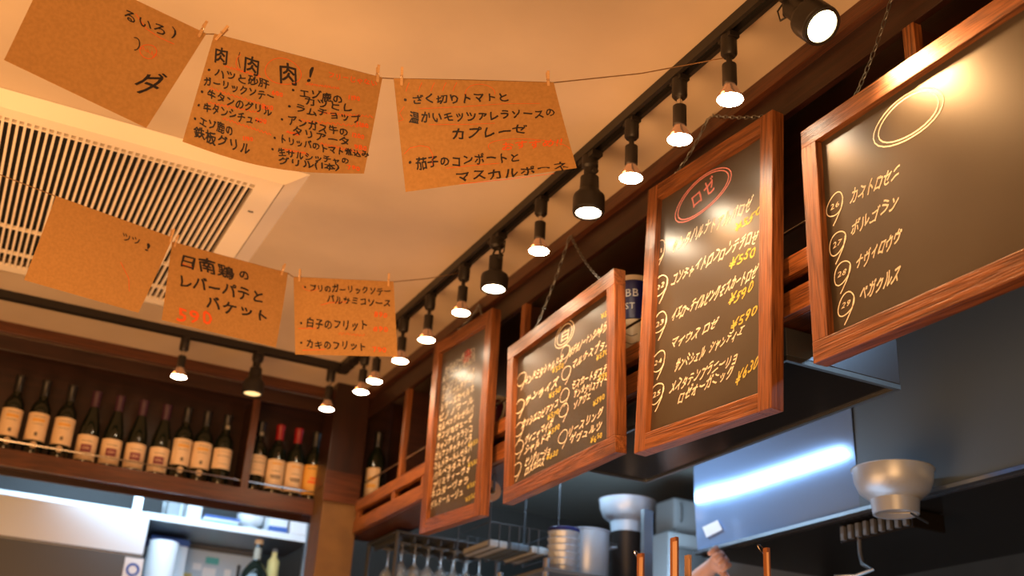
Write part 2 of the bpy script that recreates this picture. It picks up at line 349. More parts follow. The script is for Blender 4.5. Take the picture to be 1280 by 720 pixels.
build('guard_rod', MB().tube([(-2.4, YB + .022, 2.242), (1.2045, YB + .022, 2.242)], .003), 'chrome', bs, smooth=True)
# ================================================================ wine bottles
def bottle(kind, loc, label, group, z_rot=0.):
    t = thing('wine_bottle', loc, label, 'bottle', group, rot=Matrix.Rotation(z_rot, 3, 'Z'))
    sh = kind['shape']
    if sh == 'burgundy': prof = [(.0, .0), (.033, .0), (.0362, .006), (.0362, .135), (.034, .158), (.028, .185), (.021, .212), (.0155, .235), (.0145, .283), (.0165, .284), (.0165, .292), (.014, .293)]
    else: prof = [(.0, .0), (.033, .0), (.0355, .006), (.0355, .178), (.034, .195), (.026, .212), (.016, .226), (.0145, .245), (.0145, .287), (.0165, .288), (.0165, .297), (.014, .298)]
    T = W(t)
    build('glass_body', MB().lathe(prof, 24, T), 'glassdark', t, smooth=True)
    zt = prof[-1][1]
    build('neck_foil', MB().lathe([(.0158, zt - .060), (.0162, zt - .058), (.0162, zt - .014), (.0178, zt - .012), (.0178, zt + .001), (.006, zt + .002)], 20, T), kind['foil'], t, smooth=True)
    r = (.0367 if sh == 'burgundy' else .0360)
    def wrap(name, z0, z1, half, m, rr, mid=-math.pi / 2):
        vs = []; n = 14; fs = []
        for i in range(n + 1):
            a = mid - half + 2 * half * i / n
            for z in (z0, z1): vs.append(T @ V((rr * math.cos(a), rr * math.sin(a), z)))
        for i in range(n): fs.append((2 * i, 2 * i + 2, 2 * i + 3, 2 * i + 1))
        return build(name, MB().add(vs, fs), m, t, smooth=True)
    a, b = kind['lab']
    wrap('label', a, b, R(kind.get('half', 78)), kind['labm'], r)
    for (za, zb, hf, mm) in kind['print']: wrap('label_print', za, zb, R(hf), mm, r + .0005)
    if kind.get('seal'):
        if kind['seal'] == 'low': build('round_sticker', MB().lathe([(.012, 0), (.012, .001)], 16, T @ Matrix.Translation((0, -r - .0004, .052)) @ Matrix.Rotation(R(90), 4, 'X')), 'label', t)
        else: build('neck_seal', MB().lathe([(.008, 0), (.008, .001)], 16, T @ Matrix.Translation((0, -.0175, zt - .05)) @ Matrix.Rotation(R(90), 4, 'X')), 'seal', t)
    return t
K1 = dict(shape='burgundy', foil='foilpurple', lab=(.030, .122), labm='label', print=[(.058, .086, 30, 'labelprint'), (.069, .0715, 22, 'label'), (.075, .077, 18, 'label'), (.098, .100, 30, 'labelink')])
K2 = dict(shape='bordeaux', foil='foilblack', lab=(.070, .170), labm='label', seal='low', print=[(.138, .148, 34, 'labely'), (.155, .1565, 28, 'labelink'), (.085, .098, 8, 'labelink'), (.128, .1295, 30, 'labelink')])
K3 = dict(shape='bordeaux', foil='foilblack', lab=(.082, .160), labm='label', seal='neck', print=[(.130, .132, 40, 'labelink'), (.148, .149, 40, 'labelink'), (.1, .1015, 30, 'labelink')])
K4 = dict(shape='bordeaux', foil='foilred', lab=(.040, .155), labm='label', print=[(.135, .141, 30, 'labely'), (.086, .092, 34, 'labelink'), (.079, .083, 28, 'labelink'), (.108, .110, 26, 'labelink'), (.055, .0565, 30, 'labelink')])
K5 = dict(shape='bordeaux', foil='foilblack', lab=(.040, .158), labm='labely', print=[(.085, .094, 30, 'red'), (.1, .108, 18, 'red'), (.142, .145, 40, 'labelink')])
zs = 2.1955
for k, x, lab in ((K1, .529, 'purple-capped wine bottle second in line from the black-capped bottles with round stickers'), (K1, .615, 'purple-capped wine bottle touching the black-capped bottles with round stickers'),
                  (K2, .693, 'black-capped wine bottle with tall label and round sticker, next to the purple-capped bottle'), (K2, .768, 'black-capped wine bottle with tall label and round sticker, between a twin and the pale-sealed bottle'),
                  (K3, .846, 'wine bottle with a pale neck seal standing before the shelf divider, on its longer-row side'), (K3, .980, 'wine bottle with a pale neck seal, between the shelf divider and a red-capped bottle'),
                  (K4, 1.056, 'red-capped wine bottle with cream label beside the pale-sealed bottle'), (K4, 1.130, 'red-capped wine bottle with cream label beside the yellow-labelled bottle'),
                  (K5, 1.203, 'wine bottle with a bright yellow label at the pillar end of the far shelf')):
    bottle(k, (x, YB + .075, zs), lab, 'wine bottles on the far shelf', R(random.uniform(-6, 6)))
for i, x in enumerate((.443, .358, .27, .18, .09)):
    b = bottle(K1 if i < 2 else K2, (x, YB + .075, zs), ['purple-capped wine bottle third in line from the sticker-labelled bottles by the divider', 'purple-capped wine bottle fourth in line from the sticker-labelled bottles by the divider', 'black-capped wine bottle deep in the far shelf row', 'black-capped wine bottle in the far row, second from the purple-capped four', 'last black-capped wine bottle at the open end of the far shelf row'][i], 'wine bottles on the far shelf', R(random.uniform(-6, 6)))
bottle(dict(K5, lab=(.025, .150), labm='label', half=50, print=[(.07, .085, 30, 'labely'), (.1, .112, 22, 'labely')]), (1.412, 4.15, 2.1975), 'dark wine bottle with cream label in the corner of the side shelf', 'wine bottles', R(-38))
# tins and jars on the right shelf
t = thing('storage_tin', (1.412, 3.07, 2.1975), 'maroon tin mug with pale rim and white label on the side shelf', 'tin')
T = W(t); build('body', MB().lathe([(.030, 0), (.037, .002), (.037, .135), (.034, .136)], 22, T), 'maroon', t, smooth=True)
build('rim', MB().lathe([(.034, .128), (.040, .128), (.040, .140), (.034, .140)], 22, T, caps=False), 'cream', t, smooth=True)
vs = [T @ V((.0377 * math.cos(a), .0377 * math.sin(a), z)) for a in [R(200 + 7 * i) for i in range(7)] for z in (.045, .11)]
build('label', MB().add(vs, [(2 * i, 2 * i + 2, 2 * i + 3, 2 * i + 1) for i in range(6)]), 'paper', t)
build('handle', MB().tube([T @ V(p) for p in ((0, -.039, .128), (0, -.058, .120), (0, -.066, .100), (0, -.058, .075), (0, -.037, .062))], .004), 'cream', t, smooth=True)
def tin(z, h, mb_, lab, lid, r=.040):
    t = thing('storage_tin', (1.412, 2.272, z), lab, 'tin', None); T = W(t)
    build('body', MB().lathe([(.0, 0), (r, .001), (r, h - .014)], 24, T), mb_, t, smooth=True)
    build('lid', MB().lathe([(r + .002, h - .014), (r + .002, h - .001), (r - .002, h)], 24, T), lid, t, smooth=True)
    return t, T
t, T = tin(2.1975, .118, 'cream', 'cream storage tin under the navy tin on the side shelf', 'cream')
for a in range(3):
    z = .03 + a * .022; vs = [T @ V((.0405 * math.cos(R(190 + 9 * i)), .0405 * math.sin(R(190 + 9 * i)), z + dz + .004 * math.sin(i))) for i in range(8) for dz in (0, .002)]
    build('printed_mark', MB().add(vs, [(2 * i, 2 * i + 2, 2 * i + 3, 2 * i + 1) for i in range(7)]), 'labelink', t)
t, T = tin(2.3165, .120, 'navy', 'navy storage tin lettered in white with a cream lid, stacked on the cream tin', 'cream')
def curved_text(s, T, r, ang, z, size, m, parent):
    mb = MB(); x = 0
    for ch in s:
        vs, fs, adv = glyph(ch); mb.add([T @ V((r * math.cos(ang + (x + gx) * size / r), r * math.sin(ang + (x + gx) * size / r), z + gy * size)) for gx, gy in vs], fs); x += adv
    return build('lettering', mb, m, parent)
curved_text('BB', T, .0407, R(205), .060, .030, 'paper', t); curved_text('ST', T, .0407, R(205), .026, .024, 'paper', t)
# ================================================================ chalkboards
def rect(cx, cy, cz, yaw, tilt, roll, wd, h):
    r = V((0, -1, 0)); u2 = V((math.sin(tilt), 0, math.cos(tilt)))
    r3 = r * math.cos(roll) + u2 * math.sin(roll); u3 = -r * math.sin(roll) + u2 * math.cos(roll)
    A = Matrix.Rotation(yaw, 3, 'Z'); return V((cx, cy, cz + CAMZ)), A @ r3, A @ u3
def chalkboard(fit, label, stiles_long, fw=.040, th=.030):
    c, r, u = rect(*fit); n = u.cross(r)  # toward the dining room
    if n.x > 0: n = -n
    wd, h = fit[6], fit[7]
    c0 = c - n * th / 2
    t = thing('chalkboard', c - u * h / 2, label, 'chalkboard', 'framed chalkboard menus hung on the side shelf')
    a, b = (h, wd - 2 * fw) if stiles_long else (h - 2 * fw, wd)
    for s in (-1, 1):
        q = c0 + r * s * (wd - fw) / 2; plank('frame_stile', q - u * a / 2, q + u * a / 2, r, fw, th, 'frame', t)
    for s in (-1, 1):
        q = c0 + u * s * (h - fw) / 2; plank('frame_rail', q - r * b / 2, q + r * b / 2, u, fw, th + random.uniform(-.002, .001), 'frame', t)
    ins = fw - .004; cp = c - n * .015
    P = [cp + r * sx * (wd / 2 - ins) + u * sy * (h / 2 - ins) for sx, sy in ((-1, 1), (1, 1), (1, -1), (-1, -1))]
    Q = [p - n * .006 for p in P]
    build('writing_panel', MB().add(P + Q, ((0, 1, 2, 3), (7, 6, 5, 4), (0, 4, 5, 1), (1, 5, 6, 2), (2, 6, 7, 3), (3, 7, 4, 0))), 'board', t)
    # chamfer strip inside the frame
    return t, Sheet(P, t), (c, r, u, n, wd, h)
def num(s, cx, cy, n, sz=1., m='white', tail=True, slope=-.5):
    s.stroke(ellipse(cx, cy, 7.5 * sz, 15 * sz, R(24), wob=.05), .0022, m, closed=True, name='number_ring')
    if tail: s.stroke([(cx + 9 * sz, cy - 9 * sz), (cx + 7 * sz, cy + 4 * sz), (cx + 1 * sz, cy + 18 * sz), (cx - 2 * sz, cy + 24 * sz)], .0022, m, name='ring_tail')
    if n: s.write(n, (cx - 6 * sz, cy + 7 * sz), (cx + 5 * sz, cy + 1 * sz), 10 * sz, m, lean=2, name='menu_number')
b1, s1, g1 = chalkboard((1.2764, 3.0598, 1.0329, 0.0348, -0.0224, -0.0277, .4095, .617), 'narrowest-looking chalkboard with a red title, farthest along the shelf', True)
b2, s2, g2 = chalkboard((1.275, 2.4201, .9454, -.0515, -.0355, -.0124, .6316, .446), 'squarish chalkboard with two columns of white writing under a double-ringed title', False)
b3, s3, g3 = chalkboard((1.275, 1.7855, 1.0057, .0474, .0305, -.0235, .4351, .642), 'tall chalkboard with a pink ringed title and yellow prices, second from the bright large spotlight', True, fw=.038)
b4, s4, g4 = chalkboard((1.275, 1.2064 - .06, .9639, .0035, -.0112, -.0058, .62, .4731), 'nearest chalkboard, with numbers 26 to 29, lit brightly by the large spotlight', False)
# board 3
for k, dd in ((1., 0), (.9, 1)): s3.stroke(ellipse(879, 243, 46 * k, 17 * k, R(-44)), .0024, 'pink', closed=True, name='title_ring')
s3.write('ロゼ', (864, 262), (896, 234), 20, 'pink', lean=-3, bold=.0008)
for tx, a, b, hp, col in (('サンタハルナトアルパロゼ', (838, 317), (938, 262), 17, 'white'), ('¥550', (917, 291), (950, 269), 14, 'yellow'),
        ('コンチャイトロフロンテラロゼ', (838, 356), (946, 301), 16, 'white'), ('¥550', (911, 336), (944, 319), 15, 'yellow'),
        ('イエローテイルピンクモスカートロゼ', (838, 402), (944, 347), 15, 'white'), ('¥590', (909, 384), (940, 365), 16, 'yellow'),
        ('マイウス', (836, 438), (873, 421), 14, 'white'), ('ロゼ', (877, 417), (896, 406), 13, 'white'), ('¥590', (913, 412), (945, 394), 16, 'yellow'),
        ('サンミシェル', (842, 464), (880, 445), 15, 'white'), ('シャンディエ', (885, 441), (927, 420), 14, 'white'),
        ('メスタテンプラニーリョ', (836, 491), (921, 453), 15, 'white'), ('ロゼオーガニック', (846, 504), (915, 470), 15, 'white'), ('¥630', (919, 480), (946, 463), 19, 'yellow')):
    s3.write(tx, a, b, hp * 1.25, col, lean=6, jit=2.0, bold=.0007)
for cx, cy, n in ((823, 314, '21'), (826, 357, '22'), (825, 403, '23'), (823, 452, '24'), (821, 492, '25')): num(s3, cx, cy, n, .95)
# board 4
for k in (1., .86): s4.stroke(ellipse(1136, 146, 52 * k, 24 * k, R(-38)), .0026, 'white', closed=True, name='title_ring')
for tx, a, b, hp in (('カストロセニ', (1061, 256), (1124, 219), 19), ('ボルゴラン', (1062, 294), (1122, 259), 19), ('ナヴィロウヴ', (1069, 335), (1124, 305), 19), ('ベガクルス', (1073, 378), (1124, 348), 20)):
    s4.write(tx, a, b, hp * 1.2, 'white', lean=5, jit=2.0, bold=.0008)
for cx, cy, n in ((1044, 256, '26'), (1047, 304, '27'), (1053, 341, '28'), (1058, 380, '29')): num(s4, cx, cy, n, 1.1, slope=-.6)
# board 2
for k in (1., .78): s2.stroke(ellipse(706, 418, 9 * k, 19 * k, R(28)), .0026, 'white', closed=True, name='title_ring')
s2.write('白', (700, 427), (712, 420), 14, 'white', lean=2, bold=.0006)
left2 = [('インドミタシャルドネ', (655, 482), (703, 453), '¥550', 690, 468), ('サンライズ', (655, 507), (697, 482), '¥550', 686, 499), ('カッシエロビアンコ', (651, 537), (697, 508), '¥570', 684, 526), ('ヴィニャマイポ', (655, 556), (690, 534), '', 0, 0), ('シャルドネ', (655, 568), (688, 548), '¥590', 685, 545), ('ピノグリージョ', (655, 585), (688, 566), '', 0, 0), ('ロスカロス', (655, 596), (680, 580), '¥630', 683, 576)]
right2 = [('ボデガノートンシャルドネ', (711, 446), (762, 408), '', 0, 0), ('シャブリ', (740, 424), (764, 413), '¥570', 751, 400), ('マルケスブラン', (714, 461), (763, 430), '¥570', 745, 451), ('モスカートダスティ', (714, 486), (764, 463), '¥590', 748, 477), ('サンタクリスティーナ', (716, 498), (764, 476), '', 0, 0), ('ソアヴェ', (716, 512), (738, 498), '¥590', 741, 508), ('リースリング', (709, 545), (753, 519), '', 0, 0), ('ゲヴュルツ', (711, 555), (752, 536), '¥650', 738, 555)]
for tx, a, b, pr, qx, qy in left2 + right2:
    s2.write(tx, a, b, 13.5, 'white', lean=3, jit=1.8, bold=.0009)
    if pr: s2.write(pr, (qx, qy), (qx + 15, qy - 9), 10, 'yellow', lean=1, jit=1.5, bold=.0007)
for cx, cy in ((652, 474), (650, 508), (649, 537), (649, 559), (646, 587), (707, 440), (708, 466), (706, 494), (705, 513), (704, 546)): num(s2, cx, cy, '', .62)
# board 1
s1.write('赤', (578, 455), (590, 447), 16, 'chalkred', lean=1, bold=.001)
rows = [(556, 468, 600, 437), (552, 480, 600, 447), (552, 492, 600, 460), (551, 504, 600, 472), (550, 516, 599, 485), (548, 528, 598, 498), (547, 540, 598, 510), (546, 552, 597, 522), (545, 564, 597, 534), (543, 576, 596, 547), (542, 588, 596, 559), (541, 600, 595, 572), (540, 612, 594, 585), (538, 624, 592, 598), (537, 636, 585, 614)]
words = ['カベルネソーヴィニヨン', 'メルローレゼルバ', 'テンプラニーリョ', 'モンテプルチアーノ', 'シラーズカベルネ', 'ピノノワール', 'マルベックレゼルバ', 'サンジョヴェーゼ', 'キャンティクラシコ', 'ガルナッチャティンタ', 'カルメネールレゼルバ', 'バルベラダスティ', 'プリミティーヴォ', 'ネロダーヴォラ', 'ボルドールージュ']
for (x0, y0, x1, y1), wd in zip(rows, words):
    s1.write(wd, (x0, y0), (x1 - 6, y1 + 4), 11, 'white', lean=1, jit=1.6, bold=.0006)
for x, y in ((585, 560), (585, 585), (584, 612), (582, 628)): s1.write('¥550', (x, y), (x + 13, y - 7), 8, 'yellow', bold=.0004)
# chains from the boards up to the crown moulding
def chain(A, B, label, sag=.012):
    A = V(A); B = V(B); L = (B - A).length; n = max(4, int(L / .0155)); mb = MB()
    pts = [A.lerp(B, i / n) + V((0, 0, -sag * math.sin(math.pi * i / n))) for i in range(n + 1)]
    for i in range(n):
        d = (pts[i + 1] - pts[i]); L_ = d.length; c = (pts[i] + pts[i + 1]) / 2; d.normalize(); side = d.cross(V((1, 0, 0)))
        side.normalize(); side2 = d.cross(side); s = side if i % 2 else side2
        ring = [c + d * (L_ * .62 * math.cos(a)) + s * (.0036 * math.sin(a)) for a in [2 * math.pi * k / 10 for k in range(10)]]
        mb.tube(ring, .0011, 5, closed=True)
    o = build('chain', mb, 'steeldark', None, smooth=True, mw=Matrix.Translation(A)); tag(o, label, 'chain', 'chains holding the chalkboards', 'stuff' if False else None); return o
def btop(g, f): c, r, u, n, wd, h = g; return c + u * (h / 2 + .003) + r * f * wd / 2 - n * .012
XC = XW - .022
A2 = PX(712, 296, XC); A3 = PX(886, 146, XC)
chain(btop(g2, -.50), A2, 'long dark chain rising from the squarish two-column board toward the middle spotlight')
chain(btop(g2, .72), A2 + V((0, -.006, 0)), 'dark chain from the near top corner of the squarish two-column board')
chain(btop(g3, -.62), A3, 'chain from the top rail of the tall pink-titled board, over its title')
chain(btop(g3, .86), A3 + V((0, -.006, 0)), 'slack chain from the near top corner of the tall pink-titled board', .004)
chain(btop(g4, -.56), PX(1116, -8, XC) * 1, 'pale chain above the nearest board, lit by the large spotlight')
chain(btop(g4, .6), (XC, 1.05, 2.63), 'chain from the near end of the nearest board')
chain(btop(g1, -.5), (XC, 3.05, 2.63), 'short chain from the far top corner of the red-titled board')
chain(btop(g1, .6), (XC, 3.05, 2.628), 'short chain from the near top corner of the red-titled board')
for g, fs in ((g1, (-.5, .6)), (g2, (-.5, .72)), (g3, (-.62, .86)), (g4, (-.56, .6))):
    for f in fs:
        q = btop(g, f); par = {id(g1): b1, id(g2): b2, id(g3): b3, id(g4): b4}[id(g)]
        build('screw_eye', MB().tube([q + V((0, .004 * math.sin(a), .001 + .004 * math.cos(a))) for a in [2 * math.pi * k / 8 for k in range(8)]], .0012, 5, closed=True), 'chrome', par, smooth=True)
# ================================================================ track and lamps
TX = 1.159; TZ = H - .026; TY = 3.90
def track(name, a, b, lab):
    t = thing(name, ((V(a) + V(b)) / 2), lab, 'light track'); d = V(b) - V(a); ax = 0 if abs(d.x) > abs(d.y) else 1
    wv = V((0, .017, 0)) if ax == 0 else V((.017, 0, 0))
    lo = V((min(a[0], b[0]), min(a[1], b[1]), 0)); hi = V((max(a[0], b[0]), max(a[1], b[1]), 0))
    mb = MB().box(lo - wv + V((0, 0, H - .010)), hi + wv + V((0, 0, H - .0005)))
    for s in (-1, 1): mb.box(lo + wv * (s if s < 0 else .45) + V((0, 0, TZ)), hi + wv * (-.45 if s < 0 else 1) + V((0, 0, H - .010)))
    build('rail_body', mb, 'black', t)
    build('conductor_slot', MB().box(lo - wv * .44 + V((0, 0, H - .014)), hi + wv * .44 + V((0, 0, H - .0102))), 'blackgloss', t)
    e = V(b)
    build('end_cap', MB().box(e - V((.019, .019, 0)) + V((0, 0, TZ - .002 - e.z)), e + V((.019, .019, 0)) + V((0, 0, H - .001 - e.z))), 'black', t, bevel=.001)
    return t
track('lighting_track', (TX, -.9, H), (TX, 3.80, H), 'long black lighting track running along the side shelf above the boards')
track('lighting_track', (-1.6, TY, H), (1.12, TY, H), 'black lighting track running along the far wall above the bottle shelf')
tj = thing('track_joint', (TX - .01, 3.87, H - .02), 'black angled joint between the two lighting tracks', 'track joint')
build('joint_body', MB().box((1.141, TY - .02, TZ - .006), (1.178, TY + .02, H - .001)).box((1.14, 3.822, TZ - .004), (1.178, TY - .02, H - .001)), 'black', tj, bevel=.001)
def local(T, mb_fn): return mb_fn(T)
def bulb_lamp(loc, label, tilt=0., az=0., drop=.135, chrome_stem=False, energy=3.2):
    t = thing('track_lamp', loc, label, 'spotlight', 'small bulb spotlights on the tracks'); B = Matrix.Translation(V(loc))
    build('adaptor', MB().lathe([(.012, -.002), (.0165, -.004), (.0165, -.045), (.013, -.050)], 18, B).box((-.012, -.02, -.012), (.012, .02, .0), T=B), 'black', t, smooth=True)
    build('stem', MB().lathe([(.006, -.049), (.006, -.075)], 10, B), 'chrome' if chrome_stem else 'black', t, smooth=True)
    T = B @ Matrix.Translation((0, 0, -.068)) @ Matrix.Rotation(az, 4, 'Z') @ Matrix.Rotation(tilt, 4, 'Y')
    so = drop - .068
    build('socket', MB().lathe([(.008, 0), (.0145, -.003), (.0145, -so + .018), (.0125, -so + .016)], 18, T), 'black', t, smooth=True)
    bu = build('bulb', MB().lathe([(.011, -so + .020), (.014, -so + .010), (.0235, -so - .006), (.0262, -so - .014), (.0262, -so - .017)], 24, T, caps=False), 'reflector', t, smooth=True)
    build('lens', MB().lathe([(.0258, -so - .017), (.020, -so - .0195), (.010, -so - .021), (.0001, -so - .0215)], 24, T), 'lens', bu, smooth=True)
    p = T @ V((0, 0, -so - .030)); q = T @ V((0, 0, -so - .5))
    light('bulb_spot', 'SPOT', p, energy * 3.4, WARM, .022, look=q, spot=125, blend=.9)
    light('bulb_glow', 'POINT', T @ V((.0, 0, -so + .0)) + V((-.045, 0, .01)), .10, (1, .42, .15), .012)
    return t
def can_lamp(loc, label, tilt=0., az=0., lens='lens', style=0, energy=8, sc_=1.):
    t = thing('track_spotlight', loc, label, 'spotlight', 'large black spotlights on the tracks'); B = Matrix.Translation(V(loc))
    build('adaptor', MB().lathe([(.012, -.001), (.020, -.004), (.020, -.030), (.014, -.036)], 18, B).box((-.014, -.035, -.014), (.014, .035, .0), T=B), 'black', t, smooth=True)
    T = B @ Matrix.Translation((0, 0, -.050)) @ Matrix.Rotation(az, 4, 'Z') @ Matrix.Rotation(tilt, 4, 'Y')
    if style == 1:   # yoke with two arms and a knob
        mb = MB()
        for s in (-1, 1): mb.tube([B @ V((0, s * .006, -.034)), B @ V((0, s * .022, -.045)), T @ V((0, s * .024, -.025))], .0035, 8)
        build('yoke', mb, 'black', t, smooth=True)
        build('knob', MB().tube([T @ V((0, -.022, -.024)), T @ V((0, -.036, -.020))], .006, 10), 'black', t, smooth=True)
        prof = [(.010, -.010), (.019, -.012), (.019, -.056), (.036, -.068), (.038, -.074), (.038, -.104), (.036, -.106)]
        build('cable', MB().tube([B @ V((0, -.012, -.03)), B @ V((.004, -.045, -.030)), B @ V((.004, -.040, -.062)), T @ V((0, -.012, -.012))], .002, 6), 'black', t, smooth=True)
    else:
        build('arm', MB().lathe([(.0145, -.034), (.0145, -.070)], 16, B), 'black', t, smooth=True)
        build('knob', MB().tube([T @ V((0, -.014, -.004)), T @ V((0, -.030, -.004))], .007, 10), 'black', t, smooth=True)
        prof = [(.012, -.002), (.022, -.010), (.023, -.040), (.026, -.048), (.037, -.060), (.038, -.066), (.038, -.100), (.036, -.102)]
        build('cable', MB().tube([B @ V((0, .012, -.03)), B @ V((.004, .04, -.036)), B @ V((.004, .034, -.062)), T @ V((0, .012, -.012))], .002, 6), 'black', t, smooth=True)
    hd = build('lamp_head', MB().lathe(prof, 26, T), 'black', t, smooth=True)
    z = prof[-1][1]
    build('lens', MB().lathe([(.0300, z - .0012), (.020, z - .003), (.0001, z - .0036)], 26, T), lens, hd, smooth=True)
    build('lens_rim', MB().lathe([(.0300, z), (.0300, z - .004), (.0365, z - .005), (.038, z)], 26, T, caps=False), 'black', hd, smooth=True)
    if energy:
        p = T @ V((0, 0, z - .012)); light('head_spot', 'SPOT', p, energy * 3.4, WARM, .028, look=T @ V((0, 0, z - .5)), spot=95, blend=.7)
    return t
zt = TZ
can_lamp((TX, 1.335, zt), 'large black spotlight with yellow-white glare, nearest on the long track', tilt=R(-38), az=R(-75), lens='lensyellow', energy=6)
bulb_lamp((TX, 1.522, zt), 'bare reflector bulb lamp with the twine tied to its neck, beside the nearest spotlight')
bulb_lamp((TX, 1.695, zt), 'bulb lamp with silver stem above the far corner of the tall board', chrome_stem=True)
bulb_lamp((TX, 1.885, zt), 'bulb lamp hanging between the silver-stemmed lamp and a large black spotlight')
can_lamp((TX, 2.072, zt), 'large black cylinder spotlight beside the paper with the aubergine dish', energy=6)
bulb_lamp((TX, 2.322, zt), 'bulb lamp between the two middle large spotlights, with a silver stem', chrome_stem=True)
can_lamp((TX, 2.583, zt), 'large black yoke spotlight with looping cable above the red-titled board', style=1, energy=6)
bulb_lamp((TX, 2.802, zt), 'bulb lamp with a tied twine end, beside the yoke spotlight')
bulb_lamp((TX, 3.058, zt), 'bulb lamp over the far edge of the red-titled board')
bulb_lamp((TX, 3.280, zt), 'bulb lamp right beside the fried-oyster menu paper')
bulb_lamp((TX, PX(467, 486, TX).y, zt), 'bulb lamp in the close pair by the corner, on the board side', energy=2.5)
bulb_lamp((TX, PX(451, 492, TX).y, zt), 'bulb lamp in the close pair by the corner, on the track joint side', energy=2.5)
bulb_lamp((.575, TY, zt), 'bulb lamp on the far track above the purple-capped bottles', drop=.13, energy=2.0, chrome_stem=True)
can_lamp((.837, TY, zt), 'large unlit-looking black can spotlight on the far track above the shelf divider', lens='lensdim', energy=0)
bulb_lamp((1.115, TY, zt), 'bulb lamp on the far track above the yellow-labelled bottle', drop=.14, energy=2.0, chrome_stem=True)
# ================================================================ air conditioner in the ceiling
ac = thing('ceiling_air_conditioner', (.11, 3.12, H), 'cream ceiling air conditioner panel with a slotted grille', 'air conditioner')
AX0, AX1, AY0, AY1 = -.47, .612, 2.575, 3.665; ZB = 2.628
gx0, gx1, gy0, gy1 = -.345, .492, 2.650, 3.590
def frame_mb(o, i, z0, z1, zi):
    (a0, b0, a1, b1), (c0, d0, c1, d1) = o, i; mb = MB()
    vs = [(a0, b0, z1), (a1, b0, z1), (a1, b1, z1), (a0, b1, z1), (c0, d0, z0), (c1, d0, z0), (c1, d1, z0), (c0, d1, z0)]
    mb.add(vs, ((0, 1, 5, 4), (1, 2, 6, 5), (2, 3, 7, 6), (3, 0, 4, 7))); return mb
build('outer_bevel', frame_mb((AX0, AY0, AX1, AY1), (AX0 + .055, AY0 + .03, AX1 - .055, AY1 - .03), 2.618, H - .001, 0), 'acwhite', ac)
ix0, ix1, iy0, iy1 = AX0 + .057, AX1 - .057, AY0 + .032, AY1 - .032; ZI = 2.619
mb = MB()
for a, b in (((ix0, iy0, ZI), (ix1, gy0, ZI + .01)), ((ix0, gy1, ZI), (ix1, iy1, ZI + .01)), ((ix0, gy0, ZI), (gx0, gy1, ZI + .01)), ((gx1, gy0, ZI), (ix1, gy1, ZI + .01))): mb.box(a, b)
build('intake_panel', mb, 'acwhite', ac)
build('dark_void_sheet', MB().box((gx0, gy0, H - .008), (gx1, gy1, H - .003)), 'void', ac)  # near-black sheet, shade inside the grille put into its colour
n = 49; pitch = (gx1 - gx0) / n
sl = None
for i in range(1, n):
    x = gx0 + i * pitch
    if sl is None:
        d = V((.0032, (gy1 - gy0) / 2, .006)); sl = build('slat', MB().box(-d, d), 'acwhite', ac, mw=Matrix.Translation((x, (gy0 + gy1) / 2, ZI + .006)), world=False)
    else:
        o = sl.copy(); C.objects.link(o); o.parent = ac; o.matrix_basis = W(ac).inverted() @ Matrix.Translation((x, (gy0 + gy1) / 2, ZI + .006))
for y in (gy0 + .022, (gy0 + gy1) / 2 + .18, gy1 - .10): build('cross_bar', MB().box((gx0, y - .003, ZI + .001), (gx1, y + .003, ZI + .0115)), 'acwhite', ac)
build('panel_latch', MB().box((gx1 + .020, 2.80, ZI - .002), (gx1 + .034, 2.806, ZI + .001)), 'grey', ac)
# ================================================================ menu papers on twine
def paper(corners, label, curl, waves=0., belly=0.):
    P = [V(p) + V((0, 0, CAMZ)) for p in corners]
    t = thing('menu_paper', (P[0] + P[1]) / 2, label, 'menu', 'kraft paper menus pegged on twine')
    s = Sheet(P, t, curl, waves); s.belly = belly; n = 14; mb = MB(); nn = (n + 1) ** 2
    for off in (0, -.0004): mb.add([s.pt(i / n, j / n, off) for j in range(n + 1) for i in range(n + 1)], [])
    fs = []
    for j in range(n):
        for i in range(n):
            a = j * (n + 1) + i; fs += [(a, a + 1, a + n + 2, a + n + 1), (nn + a, nn + a + n + 1, nn + a + n + 2, nn + a + 1)]
    rim = [i for i in range(n + 1)] + [(j + 1) * (n + 1) - 1 for j in range(1, n + 1)] + [n * (n + 1) + i for i in range(n - 1, -1, -1)] + [j * (n + 1) for j in range(n - 1, 0, -1)]
    for a, b in zip(rim, rim[1:] + rim[:1]): fs.append((a, b, nn + b, nn + a))
    mb.f = fs; mb.m = [0] * len(fs)
    build('paper_sheet', mb, 'kraft', t, smooth=True)
    return t, s
pp1, q1 = paper([[-.0731, 1.7064, 1.22], [.1945, 1.744, 1.2], [.1333, 1.7758, 1.0016], [-.1003, 1.7081, 1.0118]], 'kraft menu paper on the upper twine with only a few large words', .004)
pp2, q2 = paper([[.2069, 1.7365, 1.2], [.507, 1.6923, 1.19], [.4935, 1.6851, .9806], [.1948, 1.773, .9936]], 'kraft menu paper crowded with two columns of meat dishes under a thrice-written heading', .004, belly=.019)
pp3, q3 = paper([[.5256, 1.6838, 1.19], [.8009, 1.581, 1.22], [.828, 1.5275, 1.0187], [.5899, 1.7355, .9969]], 'kraft menu paper with tomato and aubergine dishes, swinging beside the long track', -.004)
pp4, q4 = paper([[.0318, 2.5454, 1.2], [.3103, 2.6131, 1.2], [.2688, 2.6222, .9944], [.0107, 2.5703, .9925]], 'nearly blank kraft menu paper on the lower twine, before the air conditioner', .004)
pp5, q5 = paper([[.3132, 2.637, 1.2], [.6111, 2.6533, 1.2], [.6068, 2.6407, .9904], [.324, 2.626, .9906]], 'kraft menu paper priced 590 in orange, large letters', .004)
pp6, q6 = paper([[.6308, 2.6692, 1.2], [.8682, 2.5714, 1.21], [.8951, 2.5551, 1.0024], [.6638, 2.6676, .9926]], 'smallest kraft menu paper with two fried dishes, near the lamp end of its string', .004)
